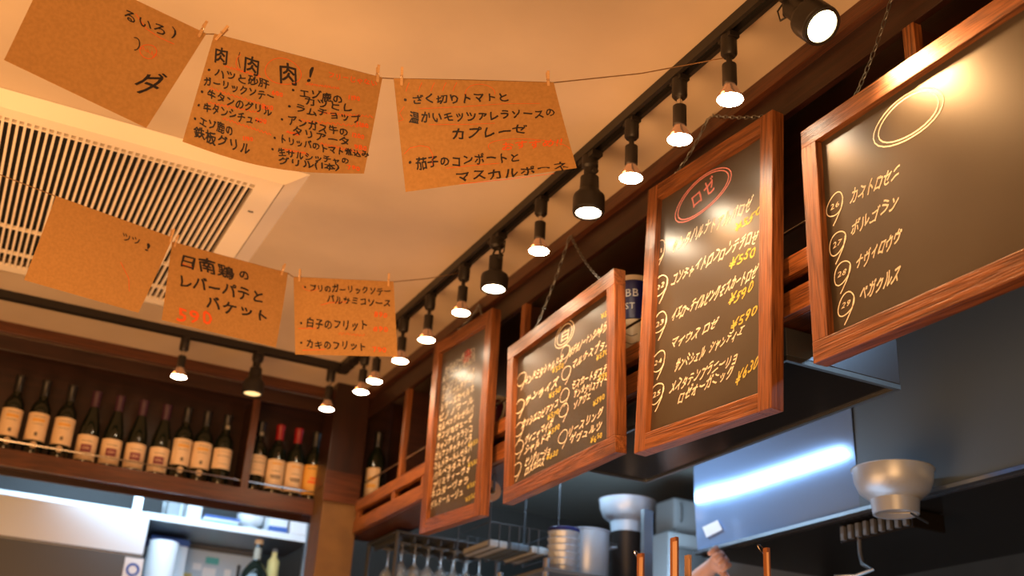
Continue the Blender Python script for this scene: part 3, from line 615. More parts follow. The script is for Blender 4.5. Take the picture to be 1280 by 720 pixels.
# the long light string of text on each
I = dict(m='ink')
q1.write('るいろ', (148, 24), (205, 48), 17, 'ink', bold=.0006); q1.write(')', (211, 46), (219, 49), 20, 'ink', bold=.0004); q1.write('ダ', (160, 117), (206, 120), 26, 'ink', bold=.0007)
q1.stroke([(165, 18), (178, 38), (196, 50), (214, 58)], .0012, 'red'); q1.stroke(ellipse(180, 68, 11, 9, .2, n=22), .0012, 'red', closed=True); q1.squiggle((171, 62), (190, 74), 5, 3, .001, 'red')
q1.stroke(ellipse(162, 58, 7, 8, .1, n=14, a0=-100, a1=100), .002, 'ink')
for x, y, sz in ((267, 75, 21), (307, 88, 24), (352, 100, 27)): q2.write('肉', (x, y), (x + sz, y + sz * .22), sz, 'ink', bold=.0010)
q2.write('!', (386, 101), (395, 103), 24, 'ink', lean=8, bold=.0012)
q2.stroke([(303, 66), (301, 74), (304, 86)], .0014, 'ink'); q2.stroke(ellipse(359, 91, 23, 16, .25), .0012, 'red', closed=True); q2.stroke(ellipse(315, 80, 17, 13, .25, a0=90, a1=230, n=12), .0010, 'red')
for tx, a, b, hp in (('・ハツと砂肝', (254, 90), (342, 113), 13), ('ガーリックソテー', (254, 105), (349, 128), 13), ('・牛タンのグリル', (247, 118), (346, 147), 13), ('・牛タンシチュー', (243, 134), (334, 160), 13), ('・エゾ鹿の', (238, 151), (297, 170), 13), ('鉄板グリル', (243, 170), (320, 194), 16),
        ('・エゾ鹿の', (365, 119), (432, 130), 13), ('カツヒレ', (385, 132), (444, 143), 13), ('・ラムチョップ', (360, 138), (453, 155), 13), ('・アンガス牛の', (352, 153), (438, 171), 13), ('タリアータ', (370, 169), (440, 183), 13), ('・トリッパのトマト煮込み', (345, 176), (461, 197), 12), ('・生サルシッチャの', (342, 192), (439, 205), 12), ('グリル(1本)', (354, 205), (428, 212), 10)):
    q2.write(tx, a, b, hp, 'ink', jit=1.5, bold=.0009)
for a, b in (((283, 83), (331, 97)), ((263, 110), (338, 133)), ((262, 128), (330, 142)), ((282, 148), (346, 170)), ((388, 106), (428, 112)), ((405, 142), (466, 147)), ((380, 152), (460, 160)), ((365, 166), (380, 170)), ((405, 180), (455, 192)), ((360, 188), (390, 194))):
    q2.squiggle(a, b, 2.4, 10, .0013, 'red', name='small_orange_note')
for tx, a in (('600', (345, 120)), ('850', (333, 137)), ('900', (325, 153)), ('1190', (308, 176)), ('1190', (437, 125)), ('1180', (446, 158)), ('1200', (441, 172)), ('980', (444, 186)), ('790', (436, 211))): q2.write(tx, a, (a[0] + 15, a[1] + 3), 8, 'red', bold=.0006)
q2.write('フリーじゃない', (414, 98), (472, 108), 9, 'red', bold=.0004)
for tx, a, b, hp in (('・ざく切りトマトと', (499, 127), (647, 124), 13), ('温かいモッツァレラソースの', (514, 149), (697, 144), 15), ('カプレーゼ', (576, 170), (669, 164), 15), ('・茄子のコンポートと', (505, 207), (664, 198), 17), ('マスカルポーネ', (583, 224), (714, 212), 15)):
    q3.write(tx, a, b, hp, 'ink', jit=1.5, bold=.0010)
q3.write('おすすめ!!', (640, 184), (706, 180), 12, 'red', bold=.0005)
q3.stroke(ellipse(612, 117, 18, 12, 0, a0=180, a1=370, n=20), .001, 'red'); q3.stroke(ellipse(670, 184, 44, 13, .1, a0=160, a1=355, n=24), .001, 'red')
q3.stroke([(506, 189), (516, 181), (532, 178), (545, 180), (551, 190), (550, 204)], .001, 'red'); q3.stroke([(498, 148), (506, 146), (500, 138), (508, 130)], .001, 'red')
for x in (513, 532, 550, 566, 580): q3.stroke([(x + 3, 103), (x, 108), (x - 2, 113)], .001, 'red')
q3.stroke([(570, 207), (600, 204), (640, 201)], .001, 'red'); q3.stroke([(530, 133), (590, 131), (640, 128), (680, 128)], .0009, 'red'); q3.stroke([(590, 228), (650, 222), (700, 216)], .001, 'red'); q3.stroke([(545, 152), (600, 152), (632, 151)], .0009, 'red')
q4.write('ツツ', (152, 300), (176, 309), 12, 'ink', bold=.0005); q4.write('!', (178, 313), (187, 316), 13, 'ink', lean=5, bold=.0008)
q4.stroke([(150, 330), (160, 350), (161, 366)], .0012, 'red')
for tx, a, b, hp, c in (('日南鶏', (222, 332), (293, 349), 20, 'ink'), ('の', (297, 349), (312, 353), 14, 'ink'), ('レバーパテと', (221, 358), (330, 380), 19, 'ink'), ('バケット', (255, 384), (336, 404), 17, 'ink'), ('590', (220, 400), (266, 408), 22, 'red')):
    q5.write(tx, a, b, hp, c, jit=1.4, bold=.0016)
q5.stroke([(227, 331), (233, 334), (241, 336)], .003, 'red')
for tx, a, b, hp in (('・ブリのガーリックソテー', (377, 363), (489, 369), 11), ('バルサミコソース', (409, 378), (489, 384), 11), ('・白子のフリット', (371, 408), (461, 412), 13), ('・カキのフリット', (371, 433), (459, 438), 12)):
    q6.write(tx, a, b, hp, 'ink', jit=1.5, bold=.0011)
for tx, a, b in (('890', (468, 397), (485, 398)), ('890', (467, 415), (486, 415)), ('790', (466, 440), (484, 441))): q6.write(tx, a, b, 9, 'red', bold=.0006)
for p in ([(402, 382), (412, 379), (434, 378)], [(373, 411), (399, 411)], [(378, 438), (407, 437)]): q6.stroke(p, .0016, 'red')
q6.squiggle((424, 417), (457, 420), 2.5, 6, .0011, 'red'); q6.stroke(ellipse(389, 358, 10, 6, 0, a0=20, a1=200, n=14), .001, 'red')
# twine
def twine(pts, label):
    mb = MB().tube(pts, .0011, 6); return tag(build('twine', mb, 'string', None, smooth=True, mw=Matrix.Translation(V(pts[0]))), label, 'string')
def off(s, u, d=.002): return s.pt(u, 0, 0) - s.n * d
e1 = V((TX - .016, 1.520, 2.565))
twine([V((-.9, 1.66, 2.50)), off(q1, 0), off(q1, .5), off(q1, 1), off(q2, 0), off(q2, .5), off(q2, 1), off(q3, 0), off(q3, .5) + V((0, 0, .001)), off(q3, 1), off(q3, 1).lerp(e1, .5) + V((0, 0, -.008)), e1], 'brown twine carrying the upper row of papers, tied to a bulb lamp')
e2 = V((TX - .018, 2.80, 2.595))
twine([V((-.9, 2.45, 2.49)), off(q4, 0), off(q4, .5), off(q4, 1), off(q5, 0), off(q5, .5), off(q5, 1), off(q6, 0), off(q6, .5), off(q6, 1), off(q6, 1).lerp(e2, .5) + V((0, 0, -.004)), e2], 'brown twine carrying the lower row of papers across the air conditioner')
# clothes pegs
def peg(s, u, label, ang=0.):
    P = s.pt(u, 0, 0); x = (s.P4[1] - s.P4[0]).normalized(); n = s.n; up = (s.P4[0] - s.P4[3]).normalized()
    up = (V((0, 0, 1)) * math.cos(ang) + x * math.sin(ang)); up = (up - n * up.dot(n)).normalized(); xx = up.cross(n)
    T = frame_of(xx, n, up, P)
    t = thing('clothes_peg', P, label, 'clothes peg', 'small wooden clothes pegs')
    for sgn in (1, -1):
        vs = [];
        prof = [(-.0130, .0007), (.000, .0010), (.006, .0016), (.020, .0048), (.020, .0072), (.004, .0046), (-.0130, .0030)]
        for xx_ in (-.0024, .0024):
            vs += [T @ V((xx_, sgn * (y + (.0003)), z)) for z, y in prof]
        k = len(prof); fs = [tuple(range(k)), tuple(range(2 * k - 1, k - 1, -1))] + [(i, (i + 1) % k, k + (i + 1) % k, k + i) for i in range(k)]
        build('jaw', MB().add(vs, fs), 'peg', t)
    build('spring', MB().tube([T @ V((x_, .0062 * math.cos(a), .003 + .003 * math.sin(a))) for x_, a in [(-.003 + .0002 * i, i * .6) for i in range(31)]], .0005, 5), 'chrome', t)
    return t
peg(q1, .965, 'clothes peg tilted on the cut-off upper paper, paler than its neighbour', R(12)); peg(q2, .035, 'clothes peg leaning over the far-left corner of the crowded meat menu', R(28)); peg(q2, .97, 'upright clothes peg on the near-track corner of the crowded meat menu', R(-5))
peg(q3, .05, 'clothes peg on the first corner of the tomato dish menu', R(-4)); peg(q3, .965, 'clothes peg on the tomato dish menu corner nearest the lamps', R(-8))
peg(q4, .985, 'clothes peg before the air conditioner grille on the cut-off lower paper'); peg(q5, .03, 'clothes peg before the air conditioner grille on the 590 paper', R(6)); peg(q5, .95, 'clothes peg on the far corner of the 590 paper, against plain ceiling', R(8))
peg(q6, .06, 'clothes peg at the 590-paper side of the smallest paper', R(-3)); peg(q6, .95, 'clothes peg at the lamp side of the smallest paper', R(-3))
# ================================================================ kitchen beyond the side shelf
# steel duct box under the shelf, black from below
db = thing('steel_duct_box', (1.49, 2.1, 2.01), 'long steel duct box with a black underside, hung below the side shelf', 'duct')
def prism_y(poly, y0, y1, mb=None):
    mb = mb or MB(); k = len(poly); vs = [(x, y0, z) for x, z in poly] + [(x, y1, z) for x, z in poly]
    return mb.add(vs, [tuple(range(k)), tuple(range(2 * k - 1, k - 1, -1))] + [(i, (i + 1) % k, k + (i + 1) % k, k + i) for i in range(k)])
build('casing', prism_y([(1.353, 2.014), (1.642, 2.014), (1.642, 2.60), (1.486, 2.60), (1.486, 2.073), (1.353, 2.073)], 1.62, 2.56), 'ductsteel', db, bevel=.002)
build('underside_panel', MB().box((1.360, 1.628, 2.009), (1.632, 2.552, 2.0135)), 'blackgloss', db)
mb = MB()
for a, b in (((1.353, 1.620, 2.004), (1.642, 1.630, 2.0138)), ((1.353, 2.550, 2.004), (1.642, 2.560, 2.0138)), ((1.632, 1.630, 2.004), (1.642, 2.550, 2.0138)), ((1.353, 1.630, 2.004), (1.360, 2.550, 2.0138))): mb.box(a, b)
build('edge_trim', mb, 'steeldark', db)
# range hood with polished front sheet
rh = thing('range_hood', (2.5, 2.3, 1.98), 'wide polished steel range hood reflecting a tube light', 'range hood')
build('hood_casing', MB().box((2.212, 1.30, 1.985), (2.88, 3.128, 2.60)), 'steeldark', rh)
def sheet_mb(y0, y1, ny=24, nz=10, bow=.010):
    mb = MB(); vs = []; fs = []
    for i in range(ny + 1):
        for j in range(nz + 1):
            u = i / ny; v = j / nz; y = y0 + (y1 - y0) * u; z = 1.985 + .60 * v
            vs.append((2.205 - bow * math.sin(math.pi * min(v * 1.1, 1)) - .006 * math.exp(-((y1 - y) / .12) ** 2) * v, y, z))
    for i in range(ny):
        for j in range(nz): a = i * (nz + 1) + j; fs.append((a, a + 1, a + nz + 2, a + nz + 1))
    return mb.add(vs, fs)
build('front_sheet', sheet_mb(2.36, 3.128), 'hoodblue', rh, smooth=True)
build('side_sheet', MB().box((2.200, 1.30, 1.985), (2.211, 2.358, 2.58)), 'sidesheet', rh)
build('bottom_lip', MB().box((2.190, 1.30, 1.976), (2.216, 3.130, 1.986)), 'steel', rh)
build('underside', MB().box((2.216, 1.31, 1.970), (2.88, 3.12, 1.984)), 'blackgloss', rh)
a = PX(884, 648, 2.196); n_ = PX(897, 655, 2.196)
o = build('note', MB().add([PX(x, y, 2.1935) for x, y in ((878, 659), (897, 650), (903, 662), (883, 672))] + [PX(x, y, 2.1955) for x, y in ((878, 659), (897, 650), (903, 662), (883, 672))], ((0, 1, 2, 3), (7, 6, 5, 4), (0, 4, 5, 1), (1, 5, 6, 2), (2, 6, 7, 3), (3, 7, 4, 0))), 'plastic', None, mw=Matrix.Translation(n_))
tag(o, 'small pale card stuck on the polished steel hood', 'note')
# steel bowls
def bowl(loc, label, r=.11, m='steel', h=.075):
    t = thing('steel_bowl', loc, label, 'bowl', 'steel bowls in the kitchen'); T = W(t)
    build('foot', MB().lathe([(r * .50, 0), (r * .56, 0), (r * .60, h * .50), (r * .56, h * .50)], 28, T, caps=False), m, t, smooth=True)
    build('bowl_wall', MB().lathe([(.001, h * .47), (r * .60, h * .47), (r * .86, h * .75), (r * .97, h * 1.12), (r, h * 1.5), (r * 1.03, h * 1.5), (r * .97, h * 1.48), (r * .93, h * 1.1), (r * .8, h * .8), (r * .5, h * .55), (.001, h * .54)], 28, T, caps=False), m, t, smooth=True)
    return t
# storage rack carrying pots and the bowl
rk = thing('kitchen_rack', (2.0, 3.3, 0), 'dark metal kitchen rack holding pots below the hood line', 'rack')
for z in (.9, 1.45, 1.87): slab('rack_shelf', (1.66, 3.17, z - .012), (2.20, 3.53, z), 'grey', rk)
for x, y in ((1.675, 3.185), (2.185, 3.185), (1.675, 3.515), (2.185, 3.515)): build('post', MB().tube([(x, y, 0), (x, y, 1.90)], .011, 10), 'steel', rk, smooth=True)
def pot(loc, r, h, m, label, lid=False, name='cooking_pot'):
    t = thing(name, loc, label, 'pot', 'pots on the kitchen rack'); T = W(t)
    build('pot_body', MB().lathe([(r * .94, 0), (r, .006), (r, h), (r * 1.03, h + .002), (r * 1.03, h + .006), (r * .97, h + .006), (r * .95, .01)], 28, T), m, t, smooth=True)
    for s in (-1, 1): build('handle', MB().tube([T @ V((s * r, -.03, h * .75)), T @ V((s * (r + .025), -.022, h * .78)), T @ V((s * (r + .025), .022, h * .78)), T @ V((s * r, .03, h * .75))], .004, 8), m, t, smooth=True)
    return t
pot((1.905, 3.335, 1.872), .074, .165, 'bowlsteel', 'grey steel cooking pot beside the stack of plates on the kitchen rack')
pot((2.080, 3.37, 1.872), .055, .190, 'black', 'tall black cooking pot carrying a steel bowl')
bowl((2.08, 3.37, 2.0693), 'steel bowl with a foot ring, up on the tall black pot', .098, 'bowlsteel')
def stack(loc, n, label):
    t = thing('container_stack', loc, label, 'containers'); T = W(t)
    for i in range(n): build('container', MB().lathe([(.045, .022 * i), (.050, .022 * i + .018), (.053, .022 * i + .020), (.050, .022 * i + .0215)], 22, T), 'bowlsteel', t, smooth=True)
    build('lid', MB().lathe([(.052, .022 * n), (.052, .022 * n + .010), (.048, .022 * n + .012)], 22, T), 'navy', t, smooth=True)
stack((1.765, 3.245, 1.872), 6, 'stack of steel containers with a navy lid, beside the grey pot')
# added bowl and bracket standing in for a reflection in the hood side sheet
pb = PX(1124, 622, 2.10)
bk = bowl((2.085, pb.y, pb.z - .045), 'bowl shape standing in for a reflection, on a wire bracket against the hood side', .10, 'bowlsteel')
build('wire_bracket', MB().tube([(2.19, pb.y, pb.z - .05), (2.08, pb.y - .05, pb.z - .05), (2.035, pb.y, pb.z - .05), (2.08, pb.y + .05, pb.z - .05), (2.199, pb.y, pb.z - .05)], .003, 6), 'steeldark', bk, smooth=True)
# black ribbed appliance below the hood with a hanging hose
g0 = PX(1085, 655, 2.24)
t = thing('ribbed_heater', (2.30, g0.y, g0.z - .04), 'black ribbed appliance under the near end of the hood, with a hanging pale hose', 'appliance')
build('body', MB().box((2.245, g0.y - .16, g0.z - .035), (2.36, g0.y + .12, 1.968)), 'blackgloss', t, bevel=.004)
for i in range(9): build('rib', MB().box((2.232, g0.y - .15 + i * .030, g0.z - .030), (2.2445, g0.y - .136 + i * .030, min(g0.z + .03, 1.962)), ), 'grey', t, bevel=.002)
build('hose', MB().tube([PX(1074, 672, 2.25), PX(1075, 690, 2.25), PX(1078, 705, 2.25), PX(1090, 712, 2.24), PX(1070, 720, 2.22), PX(1045, 720, 2.20), PX(1040, 760, 2.2)], .006, 8), 'steeldark', t, smooth=True)
# glass rack with hanging glasses, wire shelf above, paper roll
gr = thing('glass_rack', (1.62, 3.9, 0), 'dark metal stand with rows of stemmed glasses hanging under the side shelf', 'rack')
ga = PY(486, 655, 3.9); gb = PY(617, 640, 3.9)
xa, xb = 1.425, 1.825
for x in (xa, xb):
    for y in (3.86, 4.16): build('post', MB().tube([(x, y, 0), (x, y, 2.06)], .009, 10), 'charcoal', gr, smooth=True)
slab('rack_shelf', (xa - .01, 3.85, 1.835), (xb + .01, 4.17, 1.847), 'charcoal', gr); slab('rack_shelf', (xa - .01, 3.85, 2.055), (xb + .01, 4.17, 2.063), 'charcoal', gr)
for i in range(8): build('hanging_rail', MB().box((xa + .015 + i * .052, 3.87, 2.035), (xa + .021 + i * .052, 4.15, 2.054)), 'charcoal', gr)
def wineglass(loc, label):
    t = thing('wine_glass', loc, label, 'glass', 'stemmed glasses hanging upside down in the rack'); T = W(t)
    build('glass_body', MB().lathe([(.026, .0), (.026, .0012), (.004, -.004), (.0028, -.012), (.0028, -.060), (.006, -.068), (.024, -.088), (.028, -.110), (.024, -.140), (.023, -.140), (.026, -.110), (.022, -.090), (.0005, -.072)], 16, T, caps=False), 'glass', t, smooth=True); return t
g0_ = None
for j, y in enumerate((3.92, 4.06)):
    for i in range(7):
        mw = Matrix.Translation((xa + .044 + i * .052, y, 2.0320)); lab = 'stemmed glass in the %s row of the rack, %s' % (('front', 'rear')[j], ('at the pillar end', 'second from the pillar', 'third from the pillar', 'in the middle', 'third from the pot side', 'second from the pot side', 'at the pot end')[i])
        if g0_ is None: g0_ = wineglass(mw.translation, lab)
        else: dup(g0_, mw, lab)
pr = thing('paper_roll', (1.39, 3.1, 2.0765), 'brown paper roll on a bracket under the side shelf, end-on between two boards', 'paper roll')
c = PX(615, 613, 1.385); Tr = Matrix.Translation((c.x, c.y, min(c.z, 2.046))) @ Matrix.Rotation(R(-90), 4, 'X')
vs = MB().lathe([(.012, 0), (.0300, 0), (.0300, .21), (.012, .21), (.012, 0)], 26, Tr, caps=False)
build('roll', vs, 'brownpaper', pr, smooth=True); build('core', MB().lathe([(.0105, -.001), (.012, -.001), (.012, .211), (.0105, .211), (.0105, -.001)], 20, Tr, caps=False), 'label', pr, smooth=True)
build('bracket', MB().tube([(c.x, c.y - .012, 2.0765), (c.x, c.y - .012, c.z), (c.x, c.y + .222, c.z), (c.x, c.y + .222, 2.0765)], .004, 8), 'steeldark', pr, smooth=True)
# wire basket under the roll
wb = thing('wire_basket', (1.72, 3.62, 1.93), 'hanging wire basket of bottles and bags beyond the paper roll', 'basket')
bx0, bx1, by0, by1, bz = 1.60, 1.86, 3.46, 3.72, 1.972
for i in range(8): x = bx0 + (bx1 - bx0) * i / 7; build('wire', MB().tube([(x, by0, bz + .08), (x, by0, bz), (x, by1, bz), (x, by1, bz + .08)], .0022, 5), 'charcoal', wb)
build('wire', MB().tube([(bx0, by0, bz + .08), (bx1, by0, bz + .08), (bx1, by1, bz + .08), (bx0, by1, bz + .08)], .0025, 5, closed=True), 'charcoal', wb)
for x, y in ((bx0, by0), (bx1, by0), (bx0, by1), (bx1, by1)): build('hanger', MB().tube([(x, y, bz + .08), (x, y, 2.70)], .0018, 6), 'charcoal', wb)
for i in range(3): tag(build('folded_cloth', MB().box((bx0 + .012 + i * .080, by0 + .02, bz + .003), (bx0 + .080 + i * .080, by1 - .02, bz + .028)), ['dullwhite', 'sidesheet', 'dullwhite'][i], None, bevel=.006, mw=Matrix.Translation((bx0 + .05 + i * .08, 3.6, bz))), ['white folded cloth in the hanging wire basket, glass-rack side', 'blue-grey folded cloth in the middle of the hanging wire basket', 'pale folded cloth in the hanging wire basket, pot side'][i], 'cloth', 'cloths in the wire basket')
# steel cupboards beyond
cb = thing('steel_cupboard', (2.6, 4.9, 0), 'tall dark steel cupboard deep in the kitchen behind the pots', 'cupboard')
slab('cupboard_body', (1.95, 4.7, 0), (3.2, 5.3, 2.102), 'steeldark', cb)
for i in range(3): x = 1.96 + i * .413; slab('door', (x, 4.682, .1), (x + .405, 4.699, 2.10), 'steeldark', cb)
# white shelf & microwave-like box seen left of the hood
ks = thing('wall_unit', (3.0, 4.0, 1.5), 'white kitchen wall unit behind the hood end, with a pale case on top', 'wall unit')
pa = PY(866, 676, 4.4); slab('unit_body', (pa.x - .15, 4.38, pa.z - .75), (pa.x + .75, 4.62, pa.z + .02), 'dullwhite', ks)
slab('dark_door', (pa.x - .13, 4.366, pa.z - .75), (pa.x + .05, 4.379, pa.z - .05), 'grey', ks)
pc = PY(858, 660, 4.4); t = thing('pale_case', (pc.x, 4.5, pa.z + .02), 'pale upright case standing on the white wall unit', 'case')
slab('case_body', (pc.x - .055, 4.42, pa.z + .0205), (pc.x + .11, 4.58, pa.z + .195), 'dullwhite', t, bevel=.01); build('case_handle', MB().tube([(pc.x - .02, 4.414, pa.z + .08), (pc.x - .02, 4.405, pa.z + .10), (pc.x - .02, 4.405, pa.z + .15), (pc.x - .02, 4.414, pa.z + .17)], .004), 'grey', t)
# glass splash panel post
pq = PY(841, 640, 3.0); slab('trim_4', (pq.x - .018, 3.14, .9), (pq.x + .018, 3.16, 2.10), 'steeldark')['kind'] = 'structure'
# wooden clip boards standing on the counter ledge
def clipboard(px, py, wdt, label, ring=True, X=1.375, m='clip'):
    p = PX(px, py, X); t = thing('wooden_clipboard', (X, p.y, 1.151), label, 'clipboard', 'wooden clipboards standing on the counter')
    build('board', MB().box((X - .004, p.y - wdt / 2, 1.151), (X + .004, p.y + wdt / 2, p.z)), m, t, bevel=.001)
    build('paper_edge', MB().box((X - .0052, p.y - wdt / 2 - .006, 1.16), (X - .0043, p.y + wdt / 2 - .012, p.z - .01)), 'brownpaper', t)
    if ring:
        c = V((X, p.y, p.z + .004)); pts = [c + V((-.002, .010 + .014 * math.cos(a) , .006 * math.sin(a) - .010 * math.cos(a) * -1 - .006)) for a in [2 * math.pi * k / 14 for k in range(14)]]
        build('metal_clip', MB().tube(pts, .0013, 6, closed=True), 'chrome', t, smooth=True)
clipboard(801, 692, .020, 'wooden clipboard seen edge-on with a wire ring, beneath the steel bowl'); clipboard(843, 672, .022, 'tallest wooden clipboard seen edge-on, beside the hood end', False); clipboard(860, 694, .016, 'dull wooden clipboard edge half behind the tallest one', False, X=1.405, m='brownpaper'); clipboard(958, 685, .012, 'wooden clipboard edge with a small steel clip below the polished hood')
# ================================================================ kitchen beyond the back shelf
bk = thing('kitchen_shelving', (.9, 5.1, 0), 'steel kitchen shelving beyond the far wall, lit cool white', 'shelving')
YS = 4.95
pz = PY(199, 642, YS); slab('shelf_board', (-.9, YS + .012, pz.z - .022), (1.43, YS + .45, pz.z), 'steeldark', bk); slab('shelf_lip', (-.9, YS, pz.z - .028), (1.43, YS + .0115, pz.z), 'plastic', bk)
slab('shelf_board', (-.9, YS, 1.80), (1.43, YS + .45, 1.828), 'plastic', bk); slab('shelf_board', (-.9, YS, 1.30), (1.43, YS + .45, 1.328), 'plastic', bk)
for x in (-.9, .66, 1.41): build('post', MB().box((x - .018, YS - .022, 0), (x + .018, YS - .001, 2.60)), 'steel', bk)
pw = PY(400, 690, 4.36); tag(build('wall_end_post', MB().box((pw.x - .028, 4.33, 0), (pw.x + .032, 4.39, 2.70)), 'sidesheet'), kind='structure')
slab('backing', (-.95, YS + .451, .4), (1.3, YS + .462, 2.65), 'grey', bk)
ztop = pz.z + .0006
def tub(px, py, wd, h, m, label, y=YS + .07, lid=None, name='storage_container', d=.14):
    p = PY(px, py, y); t = thing(name, (p.x, y + d / 2, ztop), label, 'container', 'containers on the kitchen shelving')
    slab('container_body', (p.x - wd / 2, y, ztop), (p.x + wd / 2, y + d, ztop + h), m, t, bevel=.008)
    if lid: slab('container_lid', (p.x - wd / 2 - .003, y - .003, ztop + h + .0003), (p.x + wd / 2 + .003, y + d + .003, ztop + h + .012), lid, t, bevel=.003)
tub(221, 632, .075, .12, 'glass', 'clear container at the post end of the white shelf'); tub(244, 636, .065, .10, 'plastic', 'small pale container beside the clear one on the white shelf')
t = thing('tray_stack', (1.0, YS + .13, ztop), 'low stack of teal and white trays on the white shelf', 'trays')
for i in range(3): p = PY(270, 645, YS + .1); slab('tray', (p.x - .07 + i * .006, YS + .03, ztop + .0003 + i * .012), (p.x + .085 + i * .004, YS + .22, ztop + .010 + i * .012), ['teal', 'plastic', 'blue'][i], t)
p = PY(312, 645, YS + .1)
bw = bowl((p.x + .01, YS + .12, ztop), 'round pale bowl resting on the white kitchen shelf', .060, 'plastic', .05); bw['group'] = 'bowls'
p = PY(347, 655, YS - .12)
def hung_box(px, y, z0, z1, wd, m, label, band=None):
    p = PY(px, 660, y); t = thing('dispenser_box', (p.x, y + .05, z0), label, 'dispenser')
    slab('box_body', (p.x - wd / 2, y, z0), (p.x + wd / 2, y + .13, z1), m, t, bevel=.006)
    if band: slab('box_band', (p.x - wd / 2 - .001, y - .001, z0 + .0), (p.x + wd / 2 + .001, y + .02, z0 + .022), band, t)
    slab('box_slot', (p.x - wd / 3, y - .002, (z0 + z1) / 2), (p.x + wd / 3, y + .001, (z0 + z1) / 2 + .006), 'grey', t)
hung_box(348, YS + .0, ztop, ztop + .16, .080, 'plastic', 'pale dispenser box with a blue bottom band at the end of the white shelf', 'blue')
hung_box(373, YS + .0, ztop, ztop + .17, .072, 'paper', 'white dispenser box nearest the pillar on the white shelf')
# under-shelf items: board of notes, kitchen roll, bottle, white fridge
nb = thing('notice_board', (1.0, YS + .44, 1.5), 'white notice board with cards under the kitchen shelf', 'notice board')
yb = YS + .43; p0 = PY(228, 684, yb); p1 = PY(322, 702, yb)
slab('board_panel', (p0.x - .05, yb, 1.86), (p1.x, yb + .012, p0.z), 'coolwhite', nb)
for px, py, wd, h, m in ((266, 697, .060, .030, 'teal'), (262, 710, .060, .05, 'paper'), (232, 716, .055, .07, 'ochre'), (247, 704, .04, .03, 'plastic'), (285, 712, .03, .05, 'paper')):
    p = PY(px, py, yb - .002); slab('card', (p.x - wd / 2, yb - .003, p.z - h), (p.x + wd / 2, yb - .0005, p.z), m, nb, bevel=0)
p = PY(298, 712, yb - .006); slab('pen', (p.x - .006, yb - .012, p.z - .08), (p.x + .006, yb - .0015, p.z + .02), 'black', nb)
p = PY(208, 676, YS + .06); t = thing('kitchen_roll', (p.x, YS + .1, 1.8285), 'tall white kitchen roll standing under the white shelf', 'paper roll'); T = W(t)
build('paper', MB().lathe([(.02, 0), (.062, 0), (.062, p.z - 1.8285), (.02, p.z - 1.8285), (.02, 0)], 28, T, caps=False), 'paper', t, smooth=True); build('core', MB().lathe([(.018, 0), (.0199, 0), (.0199, p.z - 1.83), (.018, p.z - 1.83), (.018, 0)], 16, T, caps=False), 'cork', t)
p = PY(222, 664, YS + .2); p.z = pz.z - .04; t = thing('blue_box', (p.x, YS + .33, p.z), 'blue lidded box behind the kitchen roll', 'box'); slab('box_body', (p.x - .09, YS + .27, 1.8285), (p.x + .07, YS + .41, p.z - .03), 'plastic', t); slab('box_lid', (p.x - .095, YS + .265, p.z - .0295), (p.x + .075, YS + .415, p.z), 'blue', t, bevel=.004)
# bottle with cork
p = PY(327, 676, YS + .02); p.z = min(p.z, pz.z - .046); t = thing('liquor_bottle', (p.x, YS + .06, 1.8285), 'round-shouldered dark bottle with cork stopper and yellow label under the white shelf', 'bottle'); T = W(t) ; zz = p.z - 1.8285
build('glass_body', MB().lathe([(.04, 0), (.062, .01), (.064, zz - .17), (.055, zz - .13), (.03, zz - .095), (.016, zz - .080), (.015, zz - .02), (.018, zz - .018), (.018, zz - .012)], 22, T), 'glassdark', t, smooth=True)
build('stopper', MB().lathe([(.013, zz - .012), (.019, zz - .008), (.019, zz + .010), (.013, zz + .014)], 16, T), 'cork', t, smooth=True)
build('neck_band', MB().lathe([(.0165, zz - .075), (.0165, zz - .025)], 16, T, caps=False), 'seal', t, smooth=True)
build('label', MB().lathe([(.0648, zz - .30), (.0648, zz - .19)], 22, T, caps=False), 'labely', t, smooth=True)
p = PY(346, 700, YS + .05); t = thing('condiment_bottle', (p.x, YS + .10, 1.8285), 'small bottle with yellow label beside the corked bottle', 'bottle'); T = W(t); zz = p.z - 1.8285
build('glass_body', MB().lathe([(.02, 0), (.026, .004), (.026, zz), (.012, zz + .02), (.012, zz + .04)], 16, T), 'ochre', t, smooth=True); build('cap', MB().lathe([(.013, zz + .0401), (.013, zz + .055)], 14, T), 'grey', t)
# fridge / white box at the left
p = PY(188, 645, YS - .25); t = thing('white_cabinet', (p.x - .2, YS - .1, 0), 'white upright cabinet with a round blue sticker, far left in the kitchen', 'cabinet')
slab('cabinet_body', (p.x - .60, YS - .25, 0), (p.x, YS - .03, p.z), 'plastic', t, bevel=.006)
pz2 = PY(170, 695, YS - .25).z; slab('lower_panel', (p.x - .60, YS - .253, .2), (p.x - .002, YS - .2502, pz2), 'grey', t, bevel=0); slab('door_seam', (p.x - .6, YS - .2525, pz2 + .003), (p.x - .001, YS - .2502, pz2 + .008), 'grey', t, bevel=0)
pc = PY(166, 712, YS - .26); Tc = Matrix.Translation((pc.x, YS - .2545, pc.z)) @ Matrix.Rotation(R(90), 4, 'X')
slab('sticker_sheet', (pc.x - .035, YS - .2565, pc.z - .04), (pc.x + .035, YS - .2531, pc.z + .045), 'paper', t, bevel=0)
st = build('sticker_ring', MB().lathe([(.016, .0022), (.026, .0022), (.026, .0027), (.016, .0027), (.016, .0022)], 24, Tc, caps=False), 'blue', t)
# dark door in the back kitchen
slab('door_1', (1.20, 5.60, 0), (1.9, 5.70, 2.10), 'darkwood')['kind'] = 'structure'
